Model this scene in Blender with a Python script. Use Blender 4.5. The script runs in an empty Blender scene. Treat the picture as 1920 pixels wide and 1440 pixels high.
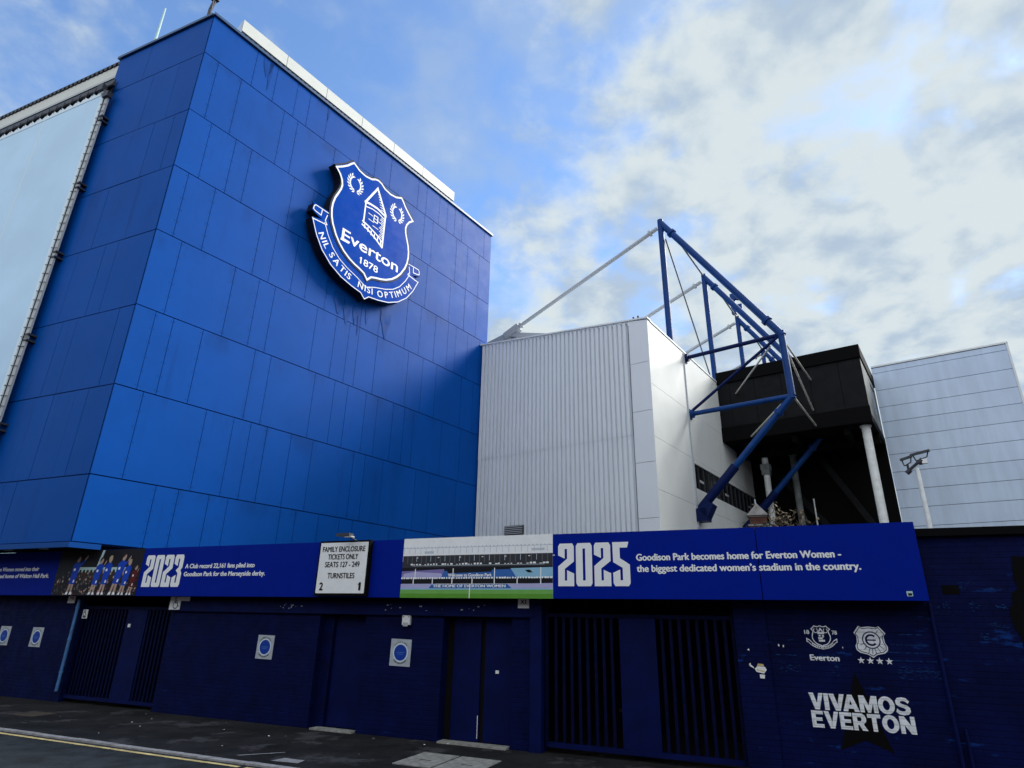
import bpy, math, random
from mathutils import Vector, Matrix
random.seed(7)
R = math.radians
sc = bpy.context.scene
col = sc.collection

# ------------------------------------------------------------------ camera
EYE = 1.9
cam = bpy.data.objects.new("camera", bpy.data.cameras.new("camera"))
col.objects.link(cam)
cam.data.sensor_width = 36.0
cam.data.lens = 21.651
cam.data.clip_end = 3000
RT = Vector((0.999756, -0.007970, 0.020588)); UPV = Vector((-0.022076, -0.360917, 0.932337)); BK = Vector((0.0, -0.932564, -0.361005))
m4 = Matrix.Identity(4)
for i in range(3):
    m4[i][0] = RT[i]; m4[i][1] = UPV[i]; m4[i][2] = BK[i]
m4[2][3] = EYE
cam.matrix_world = m4
sc.camera = cam

# ------------------------------------------------------------------ sun, sky, exposure
A_ST = R(-66.56); A_PI = R(36.18)
U = Vector((-math.sin(A_ST), -math.cos(A_ST), 0)); N = Vector((-U.y, U.x, 0)); Zv = Vector((0, 0, 1))
B = Vector((math.sin(A_PI), math.cos(A_PI), 0)); Ev = Vector((B.y, -B.x, 0))
SUN = (Ev * 1.0 + B * 1.7 + Zv * 1.4).normalized()
sl = bpy.data.lights.new("sun", "SUN")
sl.energy = 4.8; sl.angle = R(24); sl.color = (1.0, 0.975, 0.93)
so = bpy.data.objects.new("sun", sl); col.objects.link(so)
so.rotation_euler = SUN.to_track_quat('Z', 'Y').to_euler()
so.location = (20, 0, 40)
sc.view_settings.view_transform = 'Standard'
sc.view_settings.look = 'None'
sc.view_settings.exposure = 0.0
sc.view_settings.gamma = 1.0

def lk(nt, a, b): nt.links.new(a, b)
def nd(nt, t, **kw):
    n = nt.nodes.new(t)
    for k, v in kw.items(): setattr(n, k, v)
    return n
def mth(nt, op, a, b=None, clamp=False):
    n = nd(nt, 'ShaderNodeMath', operation=op, use_clamp=clamp)
    for i, v in enumerate((a, b)):
        if v is None: continue
        if isinstance(v, (int, float)): n.inputs[i].default_value = v
        else: lk(nt, v, n.inputs[i])
    return n.outputs[0]
def maprange(nt, v, a, b, c=0.0, d=1.0, smooth=True):
    n = nd(nt, 'ShaderNodeMapRange', interpolation_type='SMOOTHSTEP' if smooth else 'LINEAR')
    lk(nt, v, n.inputs[0])
    for i, x in enumerate((a, b, c, d)): n.inputs[i + 1].default_value = x
    return n.outputs[0]
def mixc(nt, f, a, b, blend='MIX'):
    n = nd(nt, 'ShaderNodeMix', data_type='RGBA', blend_type=blend)
    for s, v in ((n.inputs[0], f), (n.inputs[6], a), (n.inputs[7], b)):
        if isinstance(v, (int, float)): s.default_value = v
        elif isinstance(v, tuple): s.default_value = v if len(v) == 4 else v + (1,)
        else: lk(nt, v, s)
    return n.outputs[2]

SKY_STRENGTH = 0.10
w = bpy.data.worlds.new("World"); sc.world = w; w.use_nodes = True
nt = w.node_tree; nt.nodes.clear()
sky = nd(nt, 'ShaderNodeTexSky', sky_type='NISHITA')
sky.sun_disc = False
sky.sun_elevation = math.asin(SUN.z)
sky.sun_rotation = math.atan2(SUN.x, SUN.y)
sky.air_density = 1.0; sky.dust_density = 0.6; sky.ozone_density = 2.0
tc = nd(nt, 'ShaderNodeTexCoord')
nrm = nd(nt, 'ShaderNodeVectorMath', operation='NORMALIZE'); lk(nt, tc.outputs['Generated'], nrm.inputs[0])
sep = nd(nt, 'ShaderNodeSeparateXYZ'); lk(nt, nrm.outputs[0], sep.inputs[0])
zz = mth(nt, 'ADD', mth(nt, 'MAXIMUM', sep.outputs[2], 0.0), 0.30)
cx = mth(nt, 'DIVIDE', sep.outputs[0], zz); cy = mth(nt, 'DIVIDE', sep.outputs[1], zz)
cmb = nd(nt, 'ShaderNodeCombineXYZ'); lk(nt, cx, cmb.inputs[0]); lk(nt, cy, cmb.inputs[1])
def noise(nt, vec, scale, detail, rough, dist=0.0):
    n = nd(nt, 'ShaderNodeTexNoise'); lk(nt, vec, n.inputs['Vector'])
    n.inputs['Scale'].default_value = scale; n.inputs['Detail'].default_value = detail
    n.inputs['Roughness'].default_value = rough; n.inputs['Distortion'].default_value = dist
    return n.outputs[0]
n1 = noise(nt, cmb.outputs[0], 5.2, 6, 0.50, 0.35)
n2 = noise(nt, cmb.outputs[0], 13.0, 6, 0.55, 0.20)
# the clear patches (negative) and the thick banks (positive) of this cloud deck, as directions in the sky
DECK = [(-0.088,0.695,0.713,7,-1),(-0.145,0.621,0.770,7,-.75),(-0.437,0.569,0.697,9,-0.5),(-0.255,0.594,0.763,6,-0.4),
(0.061,0.695,0.717,3,-0.5),(-0.019,0.768,0.640,4,-0.55),(0.232,0.620,0.750,4,-0.45),(0.508,0.655,0.560,5,-0.15),
(0.235,0.818,0.526,4,-0.4),(0.096,0.830,0.549,4,-0.3),(0.569,0.603,0.559,5,0.1),(-0.597,0.612,0.519,8,-0.3),
(-0.206,0.655,0.727,5,-0.25),(0.403,0.576,0.712,5,-0.1),(0.105,0.661,0.743,5,0.6),(0.284,0.659,0.696,7,0.7),
(0.407,0.736,0.540,9,0.6),(0.117,0.875,0.470,8,0.6),(0.516,0.563,0.645,8,0.6),(0.606,0.702,0.374,9,0.6),
(-0.556,0.532,0.638,5,0.45),(-0.262,0.637,0.725,4,0.3),(-0.008,0.728,0.686,3,0.4),(0.036,0.796,0.604,5,0.5),
(-0.536,0.579,0.615,4,0.2),(-0.375,0.567,0.734,4,0.2)]
acc = None
for x, y, z, r, a in DECK:
    d = nd(nt, 'ShaderNodeVectorMath', operation='DOT_PRODUCT')
    lk(nt, nrm.outputs[0], d.inputs[0]); d.inputs[1].default_value = Vector((x, y, z)).normalized()
    g = maprange(nt, d.outputs['Value'], math.cos(R(r * 2.0)), 1.0, 0.0, a)
    acc = g if acc is None else mth(nt, 'ADD', acc, g)
cover = mth(nt, 'ADD', mth(nt, 'MULTIPLY', mth(nt, 'SUBTRACT', n1, 0.5), 2.6), mth(nt, 'MULTIPLY', mth(nt, 'SUBTRACT', n2, 0.5), 1.25))
cover = mth(nt, 'ADD', cover, mth(nt, 'MULTIPLY', acc, 0.36))
cover = mth(nt, 'ADD', cover, mth(nt, 'MULTIPLY', sep.outputs[0], 0.34))
cover = mth(nt, 'ADD', cover, maprange(nt, sep.outputs[2], 0.70, 0.25, 0.0, 0.22))
south_fill = maprange(nt, sep.outputs[1], 0.15, -0.45)   # added cloud brightening out of view, to fill the street-facing walls with light
cover = mth(nt, 'ADD', cover, mth(nt, 'MULTIPLY', south_fill, 0.9))
n3 = noise(nt, cmb.outputs[0], 7.0, 5, 0.50, 0.25)
n4 = noise(nt, cmb.outputs[0], 2.6, 4, 0.50, 0.40)
cloud = maprange(nt, mth(nt, 'ADD', cover, 0.52), 0.0, 1.05)
veil = maprange(nt, mth(nt, 'ADD', n4, mth(nt, 'MULTIPLY', mth(nt, 'SUBTRACT', n2, 0.5), 0.35)), 0.40, 0.64, 0.06, 0.50)
cloud = mth(nt, 'MAXIMUM', cloud, veil)
thick = maprange(nt, mth(nt, 'ADD', mth(nt, 'ADD', n3, mth(nt, 'MULTIPLY', mth(nt, 'SUBTRACT', n2, 0.5), 0.75)), mth(nt, 'MULTIPLY', acc, 0.10)), 0.36, 0.70)
K = 1.0 / SKY_STRENGTH
CLOUD_WHITE = (0.70 * K, 0.785 * K, 0.82 * K); CLOUD_GREY = (0.46 * K, 0.575 * K, 0.71 * K)
ccol = mixc(nt, thick, CLOUD_GREY, CLOUD_WHITE)
blue = mixc(nt, 1.0, sky.outputs[0], (2.0, 2.5, 3.0), 'MULTIPLY')
ccol = mixc(nt, south_fill, ccol, (1.25 * K, 1.30 * K, 1.36 * K))
final = mixc(nt, cloud, blue, ccol)
bg = nd(nt, 'ShaderNodeBackground'); bg.inputs[1].default_value = SKY_STRENGTH
lk(nt, final, bg.inputs[0])
wo = nd(nt, 'ShaderNodeOutputWorld'); lk(nt, bg.outputs[0], wo.inputs[0])

# ------------------------------------------------------------------ frames of reference
def S(u, n, z): return U * u + N * n + Zv * z            # street frame: along, into, up
def P(e, b, z): return Ev * e + B * b + Zv * z           # pitch frame: right, away, up
ROT_S = math.atan2(U.y, U.x); ROT_P = math.atan2(Ev.y, Ev.x)
BASE = {}

def thing(name, label, cat, base, rotz=0.0, group=None, kind=None):
    o = bpy.data.objects.new(name, None); col.objects.link(o)
    o.empty_display_size = 0.2
    o.location = base; o.rotation_euler = (0, 0, rotz)
    tag(o, label, cat, group, kind)
    BASE[o.name] = (Vector(base), rotz)
    return o
def tag(o, label=None, cat=None, group=None, kind=None):
    if label: o["label"] = label
    if cat: o["category"] = cat
    if group: o["group"] = group
    if kind: o["kind"] = kind
    return o

class MB:
    def __init__(self): self.v = []; self.f = []; self.sm = []
    def face(self, pts, smooth=False):
        k = len(self.v); self.v += [Vector(p) for p in pts]; self.f.append(tuple(range(k, k + len(pts)))); self.sm.append(smooth)
    def mesh(self, vs, fs, smooth=False):
        k = len(self.v); self.v += [Vector(p) for p in vs]
        for f in fs: self.f.append(tuple(i + k for i in f)); self.sm.append(smooth)
    def box(self, fr, x0, x1, y0, y1, z0, z1):
        vs = [fr(x, y, z) for z in (z0, z1) for y in (y0, y1) for x in (x0, x1)]
        self.mesh(vs, [(0, 2, 3, 1), (4, 5, 7, 6), (0, 1, 5, 4), (2, 6, 7, 3), (0, 4, 6, 2), (1, 3, 7, 5)])
        return self
    def prism(self, pts, off):
        n = len(pts); a = [Vector(p) for p in pts]; off = Vector(off)
        self.mesh(a + [p + off for p in a], [tuple(range(n)), tuple(range(2 * n - 1, n - 1, -1))] + [(i, i + n, (i + 1) % n + n, (i + 1) % n) for i in range(n)])
        return self
    def tube(self, p0, p1, r, r2=None, seg=14, caps=True):
        p0, p1 = Vector(p0), Vector(p1); d = (p1 - p0).normalized(); r2 = r if r2 is None else r2
        a = d.orthogonal().normalized(); b = d.cross(a)
        ring = [a * math.cos(2 * math.pi * i / seg) + b * math.sin(2 * math.pi * i / seg) for i in range(seg)]
        self.mesh([p0 + q * r for q in ring] + [p1 + q * r2 for q in ring], [(i, (i + 1) % seg, (i + 1) % seg + seg, i + seg) for i in range(seg)], True)
        if caps:
            self.face([p0 + q * r for q in reversed(ring)]); self.face([p1 + q * r2 for q in ring])
        return self
    def path(self, pts, r, seg=8):
        for a, b in zip(pts, pts[1:]): self.tube(a, b, r, seg=seg)
        return self
    def stroke(self, pts, wd, mf, off, closed=False):
        pts = [Vector((p[0], p[1])) for p in pts]; n = len(pts); L = []; Rr = []
        for i in range(n):
            pa = pts[i - 1] if (i > 0 or closed) else None
            pb = pts[(i + 1) % n] if (i < n - 1 or closed) else None
            d1 = (pts[i] - pa).normalized() if pa is not None else None
            d2 = (pb - pts[i]).normalized() if pb is not None else None
            if d1 is None: d1 = d2
            if d2 is None: d2 = d1
            t = (d1 + d2)
            t = t.normalized() if t.length > 1e-6 else d1
            nn = Vector((-t.y, t.x)); c = max(0.45, nn.dot(Vector((-d1.y, d1.x))))
            L.append(pts[i] + nn * (wd / 2 / c)); Rr.append(pts[i] - nn * (wd / 2 / c))
        for i in range(n if closed else n - 1):
            j = (i + 1) % n
            self.face([mf(*L[i], off), mf(*Rr[i], off), mf(*Rr[j], off), mf(*L[j], off)])
        return self
    def poly(self, pts, mf, off):
        self.face([mf(p[0], p[1], off) for p in pts]); return self
    def rect(self, x0, x1, y0, y1, mf, off):
        return self.poly([(x0, y0), (x1, y0), (x1, y1), (x0, y1)], mf, off)
    def build(self, name, mat, parent=None, base=None, rotz=0.0, label=None, drip=False):
        if parent is not None: base, rotz = BASE[parent.name]
        base = Vector(base) if base is not None else Vector((0, 0, 0))
        inv = Matrix.Rotation(-rotz, 3, 'Z')
        me = bpy.data.meshes.new(name)
        me.from_pydata([inv @ (v - base) for v in self.v], [], self.f)
        me.polygons.foreach_set("use_smooth", self.sm)
        me.materials.append(mat); me.update()
        if drip: me.attributes.new('below_joint', 'FLOAT', 'POINT').data.foreach_set('value', [float((i % 8) > 3) for i in range(len(self.v))])
        o = bpy.data.objects.new(name, me); col.objects.link(o)
        if parent is not None: o.parent = parent
        else: o.location = base; o.rotation_euler = (0, 0, rotz)
        BASE[o.name] = (base, rotz)
        if label: o["label"] = label
        return o

# lettering: filled outlines of Blender's own font, fitted to a width and a capital height
GLY = {}
def glyph(body, shear=0.0):
    k = (body, shear)
    if k not in GLY:
        cu = bpy.data.curves.new("lettering", 'FONT'); cu.body = body; cu.shear = shear; cu.resolution_u = 5
        o = bpy.data.objects.new("lettering", cu); col.objects.link(o)
        dg = bpy.context.evaluated_depsgraph_get()
        me = bpy.data.meshes.new_from_object(o.evaluated_get(dg))
        GLY[k] = ([(v.co.x, v.co.y) for v in me.vertices], [tuple(p.vertices) for p in me.polygons])
        bpy.data.objects.remove(o); bpy.data.curves.remove(cu); bpy.data.meshes.remove(me)
    return GLY[k]
CAPH = max(y for x, y in glyph("H")[0])
def text(mb, body, mf, x0, y0, wd, cap, off, bold=0.0, shear=0.0, align='l'):
    vs, fs = glyph(body, shear)
    mn = min(x for x, y in vs); mx = max(x for x, y in vs)
    sy = cap / CAPH; sx = (wd / (mx - mn)) if wd else sy
    if align == 'r': x0 -= (mx - mn) * sx
    if align == 'c': x0 -= (mx - mn) * sx / 2
    strikes = [(0, 0)] if not bold else [(-bold, 0), (bold, 0), (0, bold * .6), (0, -bold * .6), (0, 0)]
    flags = []
    for i, ch in enumerate(body):
        if ch == '1' and not shear:
            xr = max(x for x, y in glyph(body[:i + 1])[0]); flags.append([(xr - .04, CAPH), (xr - .04, CAPH - .14), (xr - .19, CAPH - .21), (xr - .19, CAPH - .14)])
    for fl in flags: mb.face([mf(x0 + (x - mn) * sx, y0 + y * sy, off + .003) for x, y in fl])
    for k, (dx, dy) in enumerate(strikes):
        mb.mesh([mf(x0 + (x - mn) * sx + dx, y0 + y * sy + dy, off + k * 0.0004) for x, y in vs], fs)
def word_on_arc(mb, body, mf, cxy, rad, a0, a1, cap, off, bold, inward=True):
    # letters spread between two angles measured from straight down (or from straight up when inward is False)
    wds = []
    for ch in body:
        if ch == ' ': wds.append(0.30); continue
        vs, fs = glyph(ch); wds.append(max(x for x, y in vs) - min(x for x, y in vs) + 0.10)
    tot = sum(wds); s = cap / CAPH; a = a0
    for ch, wd in zip(body, wds):
        da = (a1 - a0) * wd / tot; am = a + da / 2; a += da
        if ch == ' ': continue
        vs, fs = glyph(ch); mn = min(x for x, y in vs); mx = max(x for x, y in vs)
        sg = -1 if inward else 1
        cx0 = cxy[0] + rad * math.sin(am); cy0 = cxy[1] + sg * rad * math.cos(am)
        rot = am if inward else -am
        for k, dx in enumerate((-bold, bold, 0)):
            pts = []
            for x, y in vs:
                lx = (x - (mn + mx) / 2) * s + dx; ly = y * s
                pts.append(mf(cx0 + lx * math.cos(rot) - ly * math.sin(rot), cy0 + lx * math.sin(rot) + ly * math.cos(rot), off + k * .0004))
            mb.mesh(pts, fs)

# ------------------------------------------------------------------ materials
def mat(name, c, rough=0.6, spec=0.4, var=0.0, vs=2.0, island=0.0, streak=0.0, bump=0.0, bs=40.0, metal=0.0, wave=0.0, brick=0.0, patch=None, coat=0.0, stretch=None):
    m = bpy.data.materials.new(name); m.use_nodes = True
    nt = m.node_tree; bs_ = nt.nodes['Principled BSDF']
    bs_.inputs['Roughness'].default_value = rough; bs_.inputs['Specular IOR Level'].default_value = spec
    bs_.inputs['Metallic'].default_value = metal
    if coat: bs_.inputs['Coat Weight'].default_value = coat; bs_.inputs['Coat Roughness'].default_value = 0.12
    tcn = nd(nt, 'ShaderNodeTexCoord'); vec = tcn.outputs['Object']
    cur = c + (1,)
    def scaled(v, s):
        mp = nd(nt, 'ShaderNodeMapping'); lk(nt, v, mp.inputs[0]); mp.inputs['Scale'].default_value = s; return mp.outputs[0]
    if var:
        v2 = scaled(vec, stretch) if stretch else vec
        f = maprange(nt, noise(nt, v2, vs, 6, 0.6), 0.3, 0.7, 1 - var, 1 + var)
        k = nd(nt, 'ShaderNodeCombineColor'); [lk(nt, f, k.inputs[i]) for i in range(3)]
        cur = mixc(nt, 1.0, cur, k.outputs[0], 'MULTIPLY')
        lk(nt, maprange(nt, noise(nt, v2, vs * 2.3, 4, 0.6), 0.3, 0.7, max(0, rough - .12 * min(1, var * 4)), min(1, rough + .12 * min(1, var * 4))), bs_.inputs['Roughness'])
    if island:
        ge = nd(nt, 'ShaderNodeNewGeometry')
        f = mth(nt, 'ADD', mth(nt, 'MULTIPLY', ge.outputs['Random Per Island'], 2 * island), 1 - island)
        k = nd(nt, 'ShaderNodeCombineColor'); [lk(nt, f, k.inputs[i]) for i in range(3)]
        cur = mixc(nt, 1.0, cur, k.outputs[0], 'MULTIPLY')
    if streak:
        f = noise(nt, scaled(vec, (2.2, 2.2, 0.16)), 1.6, 5, 0.65)
        g = noise(nt, vec, 0.45, 3, 0.5)
        f = maprange(nt, mth(nt, 'ADD', f, mth(nt, 'MULTIPLY', g, 0.5)), 0.80, 1.02, 0.0, streak)
        cur = mixc(nt, f, cur, (c[0] * .2, c[1] * .42, c[2] * .42))
    if streak:
        at = nd(nt, 'ShaderNodeAttribute', attribute_name='below_joint')
        edge = maprange(nt, at.outputs['Fac'], .62, 1.0, 0.0, 1.0)
        blot = maprange(nt, noise(nt, scaled(vec, (.75, .75, .3)), 1.0, 4, 0.7), .50, .68, 0.0, 1.0)
        cur = mixc(nt, mth(nt, 'MULTIPLY', mth(nt, 'MULTIPLY', edge, blot), min(1.0, streak * 1.8)), cur, (c[0] * .2, c[1] * .45, c[2] * .45))
    if patch:
        pc, th, sc_, amt = patch
        f = maprange(nt, noise(nt, scaled(vec, (1, 1, 3.2)), sc_, 7, 0.68), th, th + 0.07, 0.0, amt)
        cur = mixc(nt, f, cur, pc)
    hgt = None
    if brick:
        sp = nd(nt, 'ShaderNodeSeparateXYZ'); lk(nt, vec, sp.inputs[0])
        cm = nd(nt, 'ShaderNodeCombineXYZ'); lk(nt, mth(nt, 'ADD', sp.outputs[0], sp.outputs[1]), cm.inputs[0]); lk(nt, sp.outputs[2], cm.inputs[1])
        bt = nd(nt, 'ShaderNodeTexBrick'); lk(nt, cm.outputs[0], bt.inputs['Vector'])
        bt.inputs['Scale'].default_value = 1.0; bt.inputs['Brick Width'].default_value = 0.225; bt.inputs['Row Height'].default_value = 0.075
        bt.inputs['Mortar Size'].default_value = 0.008; bt.inputs['Mortar Smooth'].default_value = 0.3
        bt.inputs['Color1'].default_value = (1, 1, 1, 1); bt.inputs['Color2'].default_value = (.88, .88, .88, 1); bt.inputs['Mortar'].default_value = (.74, .74, .74, 1)
        cur = mixc(nt, 1.0, cur, bt.outputs[0], 'MULTIPLY')
        inv = mth(nt, 'SUBTRACT', 1.0, bt.outputs['Fac'])
        hgt = (inv, brick, 0.01)
    if bump: hgt = (noise(nt, vec, bs, 5, 0.6), bump, 0.02)
    if wave: hgt = (noise(nt, vec, 0.7, 2, 0.5), wave, 0.3)
    if hgt:
        b_ = nd(nt, 'ShaderNodeBump'); lk(nt, hgt[0], b_.inputs['Height']); b_.inputs['Strength'].default_value = hgt[1]; b_.inputs['Distance'].default_value = hgt[2]
        lk(nt, b_.outputs[0], bs_.inputs['Normal'])
    if isinstance(cur, tuple): bs_.inputs['Base Color'].default_value = cur
    else: lk(nt, cur, bs_.inputs['Base Color'])
    return m

M = {}
M['panel'] = mat('blue_panel', (0.0, 0.067, 0.335), 0.5, 0.07, var=.05, vs=.6, island=.03, streak=.24, wave=.02)
M['stain'] = mat('damp_blue_panel', (0.0, 0.052, 0.26), 0.5, 0.06, var=.2, vs=2)
M['panel_gap'] = mat('panel_gap', (0.0005, 0.026, 0.13), 0.7, 0.2)
M['coping'] = mat('blue_coping', (0.01, 0.06, 0.16), 0.4, 0.5)
M['flash'] = mat('blue_flashing', (0.001, 0.06, 0.28), 0.5, 0.12)
M['band'] = mat('band_blue', (0.0, 0.0125, 0.25), 0.6, 0.05, var=.05, vs=3)
M['navy'] = mat('navy_brick', (0.0012, 0.0045, 0.050), 0.65, 0.08, var=.25, vs=2.5, brick=.5, patch=((0.004, 0.03, 0.17), 0.66, 1.3, .7))
M['navy_worn'] = mat('navy_brick_worn', (0.0012, 0.0045, 0.050), 0.65, 0.08, var=.3, vs=1.5, brick=.6, patch=((0.004, 0.04, 0.22), 0.60, 1.7, .8))
M['navy_door'] = mat('navy_door', (0.0012, 0.0052, 0.058), 0.6, 0.1, var=.2, vs=3)
M['navy_steel'] = mat('navy_steel', (0.0007, 0.0028, 0.028), 0.6, 0.08, var=.3, vs=8)
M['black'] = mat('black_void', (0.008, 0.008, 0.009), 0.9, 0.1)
M['blackpaint'] = mat('black_paint', (0.004, 0.004, 0.0045), 0.8, 0.06)
M['white'] = mat('white_vinyl', (0.82, 0.85, 0.87), 0.5, 0.3)
M['sign_white'] = mat('sign_white', (0.82, 0.85, 0.86), 0.45, 0.3, var=.04, vs=5)
M['wallpaint_white'] = mat('white_wall_paint', (0.80, 0.84, 0.89), 0.7, 0.2, brick=.2, var=.08, vs=9)
M['ink'] = mat('black_ink', (0.01, 0.01, 0.012), 0.6, 0.2)
M['whiteclad'] = mat('white_cladding', (0.67, 0.70, 0.69), 0.5, 0.2, var=.03, vs=.8, streak=.03)
M['greyclad'] = mat('pale_grey_cladding', (0.72, 0.77, 0.81), 0.45, 0.3, var=.025, vs=1.0, stretch=(1, 1, .4))
M['lightblue'] = mat('pale_blue_cladding', (0.54, 0.66, 0.83), 0.45, 0.3, var=.08, vs=.9, stretch=(2.5, 2.5, .4), island=.03)
M['joint'] = mat('dark_joint', (0.09, 0.12, 0.16), 0.7, 0.2)
M['trim'] = mat('pale_trim', (0.72, 0.76, 0.78), 0.45, 0.4)
M['blacklad'] = mat('black_cladding', (0.0045, 0.0055, 0.007), 0.6, 0.12, var=.15, vs=1.2)
M['steel_blue'] = mat('blue_steel', (0.0008, 0.036, 0.17), 0.45, 0.2, var=.12, vs=3)
M['steel_dark'] = mat('dark_blue_steel', (0.001, 0.009, 0.07), 0.5, 0.15, var=.15, vs=3)
M['steel_grey'] = mat('grey_steel', (0.42, 0.45, 0.47), 0.55, 0.3)
M['steel_cream'] = mat('cream_steel', (0.55, 0.55, 0.50), 0.45, 0.4, var=.15, vs=4)
M['dark_metal'] = mat('dark_metal', (0.03, 0.035, 0.045), 0.5, 0.4)
M['cable'] = mat('dark_cable', (0.10, 0.11, 0.14), 0.5, 0.4)
M['colpaint'] = mat('column_paint', (0.74, 0.78, 0.78), 0.5, 0.3, var=.10, vs=5)
M['banner'] = mat('banner_vinyl', (0.50, 0.71, 0.90), 0.45, 0.35, var=.06, vs=.35, wave=.06)
M['hem'] = mat('banner_hem', (0.66, 0.78, 0.86), 0.5, 0.3)
M['fasciawhite'] = mat('white_fascia', (0.62, 0.64, 0.60), 0.5, 0.3, var=.03, vs=1.5)
M['crest'] = mat('crest_blue', (0.0, 0.054, 0.37), 0.2, 0.04, var=.06, vs=1.2)
M['crest_side'] = mat('crest_side', (0.005, 0.006, 0.012), 0.6, 0.2)
M['asphalt'] = mat('asphalt', (0.018, 0.023, 0.028), 0.85, 0.25, var=.45, vs=2.2, bump=.5, bs=90)
M['pave'] = mat('pavement', (0.011, 0.0108, 0.0115), 0.8, 0.25, var=.6, vs=1.3, bump=.5, bs=70, patch=((0.060, 0.058, 0.064), 0.55, 1.1, .75))
M['ground'] = mat('ground', (0.05, 0.05, 0.05), 0.9, 0.2, var=.2)
M['kerb'] = mat('kerb_stone', (0.30, 0.30, 0.31), 0.8, 0.2, var=.25, vs=6)
M['yellow'] = mat('yellow_line', (0.60, 0.48, 0.22), 0.7, 0.2, var=.3, vs=7)
M['concrete'] = mat('concrete', (0.27, 0.27, 0.25), 0.85, 0.2, var=.25, vs=9, bump=.3, bs=120)
M['brownpatch'] = mat('brown_patch', (0.07, 0.055, 0.045), 0.85, 0.2, var=.3, vs=5)
M['brick'] = mat('red_brick', (0.10, 0.045, 0.035), 0.8, 0.2, var=.3, vs=5, brick=.8)
M['cap'] = mat('stone_cap', (0.22, 0.21, 0.20), 0.8, 0.2, var=.2, vs=6)
M['twig'] = mat('twig', (0.06, 0.055, 0.05), 0.9, 0.1)
M['dryleaf'] = mat('dry_leaf', (0.17, 0.135, 0.09), 0.8, 0.2, island=.5)
M['ivy'] = mat('ivy_leaf', (0.05, 0.07, 0.05), 0.7, 0.2, island=.5)
M['worn'] = mat('worn_blue_paint', (0.006, 0.045, 0.17), 0.7, 0.1, var=.3, vs=9)
M['columndim'] = mat('dimmed_grey_paint', (0.20, 0.22, 0.22), 0.7, 0.1, var=.3, vs=2)  # shade on the rear column is painted in as this darker grey
M['pipe'] = mat('light_blue_pipe', (0.05, 0.17, 0.42), 0.4, 0.5, var=.25, vs=9)
M['signgrey'] = mat('sign_grey', (0.42, 0.47, 0.52), 0.5, 0.3, var=.12, vs=14)
M['signblue'] = mat('sign_blue', (0.002, 0.04, 0.34), 0.4, 0.4, var=.12, vs=12)
M['glass'] = mat('dark_glass', (0.012, 0.014, 0.016), 0.12, 0.6)
M['lampglass'] = mat('lamp_glass', (0.5, 0.52, 0.55), 0.2, 0.5)
for nm, c in dict(pgreen=(0.10, 0.30, 0.035), pgreen2=(0.16, 0.40, 0.09), pwhite=(0.84, 0.87, 0.89), pgrey=(0.50, 0.57, 0.64), pshade=(0.035, 0.04, 0.05), pdark=(0.009, 0.010, 0.014), ppurple=(0.20, 0.17, 0.42),
                  pblue=(0.035, 0.13, 0.42), psky=(0.26, 0.50, 0.68), pmauve=(0.42, 0.42, 0.68), kit=(0.004, 0.05, 0.45), skin=(0.42, 0.30, 0.25), hair=(0.03, 0.022, 0.018), blond=(0.42, 0.35, 0.20),
                  maroon=(0.10, 0.008, 0.012), crowd=(0.11, 0.105, 0.105), pmint=(0.42, 0.60, 0.60)).items():
    M[nm] = mat('print_' + nm, c, 0.5, 0.15, var=.04, vs=6)

# ------------------------------------------------------------------ ground
g = MB(); g.face([(-700, -700, -.07), (700, -700, -.07), (700, 700, -.07), (-700, 700, -.07)])
tag(g.build('ground', M['ground']), kind='structure')
mb = MB(); mb.face([S(-160, -7, -.02), S(160, -7, -.02), S(160, 7.66, -.02), S(-160, 7.66, -.02)])
tag(mb.build('road', M['asphalt']), kind='structure')
mb = MB(); mb.box(S, -160, 160, 7.775, 13.6, -.06, 0.0)
tag(mb.build('pavement', M['pave']), kind='structure')
mb = MB()
x = -40.0
while x < 30:
    L = .91 if random.random() < .9 else .6
    mb.box(S, x, x + L - .012, 7.655 + random.uniform(-.006, .006), 7.765, -.06, .004 + random.uniform(-.004, .004)); x += L
tag(mb.build('kerb', M['kerb']), kind='structure')
mb = MB(); x = -40.0
while x < 6:
    L = random.uniform(.5, 2.4)
    if x > -7.8: L = random.uniform(.12, .7)
    a, b_ = 7.485 + random.uniform(-.006, .006), 7.565 + random.uniform(-.006, .006)
    mb.face([S(x, a, -.016), S(x + L, a + random.uniform(-.005, .005), -.016), S(x + L, b_ + random.uniform(-.005, .005), -.016), S(x, b_, -.016)])
    x += L + (0 if x < -8 else random.uniform(.02, .12))
tag(mb.build('yellow_line', M['yellow']), kind='structure')
mb = MB()
for (u0, n0, u1, n1) in ((-14.5, 8.75, -13.8, 9.3),):
    mb.face([S(u0, n0, .004), S(u1 + .02, n0 + .03, .004), S(u1 - .05, n1, .004), S(u0 + .1, n1 - .03, .004)])
tag(mb.build('pavement_patch', M['brownpatch']), kind='structure')
mb = MB(); mb.face([S(-7.05, 7.95, .004), S(-6.6, 8.0, .004), S(-6.65, 8.2, .004), S(-7.0, 8.18, .004)])
mb.face([S(-7.75, 8.0, .004), S(-7.3, 8.5, .004), S(-7.26, 8.5, .004), S(-7.68, 8.0, .004)])
tag(mb.build('pavement_repair', M['kerb']), kind='structure')
mb = MB()
for i in range(20):
    u, n_ = random.uniform(-15, -2), random.uniform(7.9, 10.3); s = random.uniform(.006, .018)
    c = [S(u + s * math.cos(a + random.uniform(-.4, .4)) * 1.4, n_ + s * math.sin(a), .008 + random.uniform(0, .01)) for a in (0, 1.3, 2.5, 3.8, 5.2)]
    mb.face(c)
tag(mb.build('litter', M['white']), 'small white scraps of litter strewn over the dark pavement', 'litter', kind='stuff')
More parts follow.
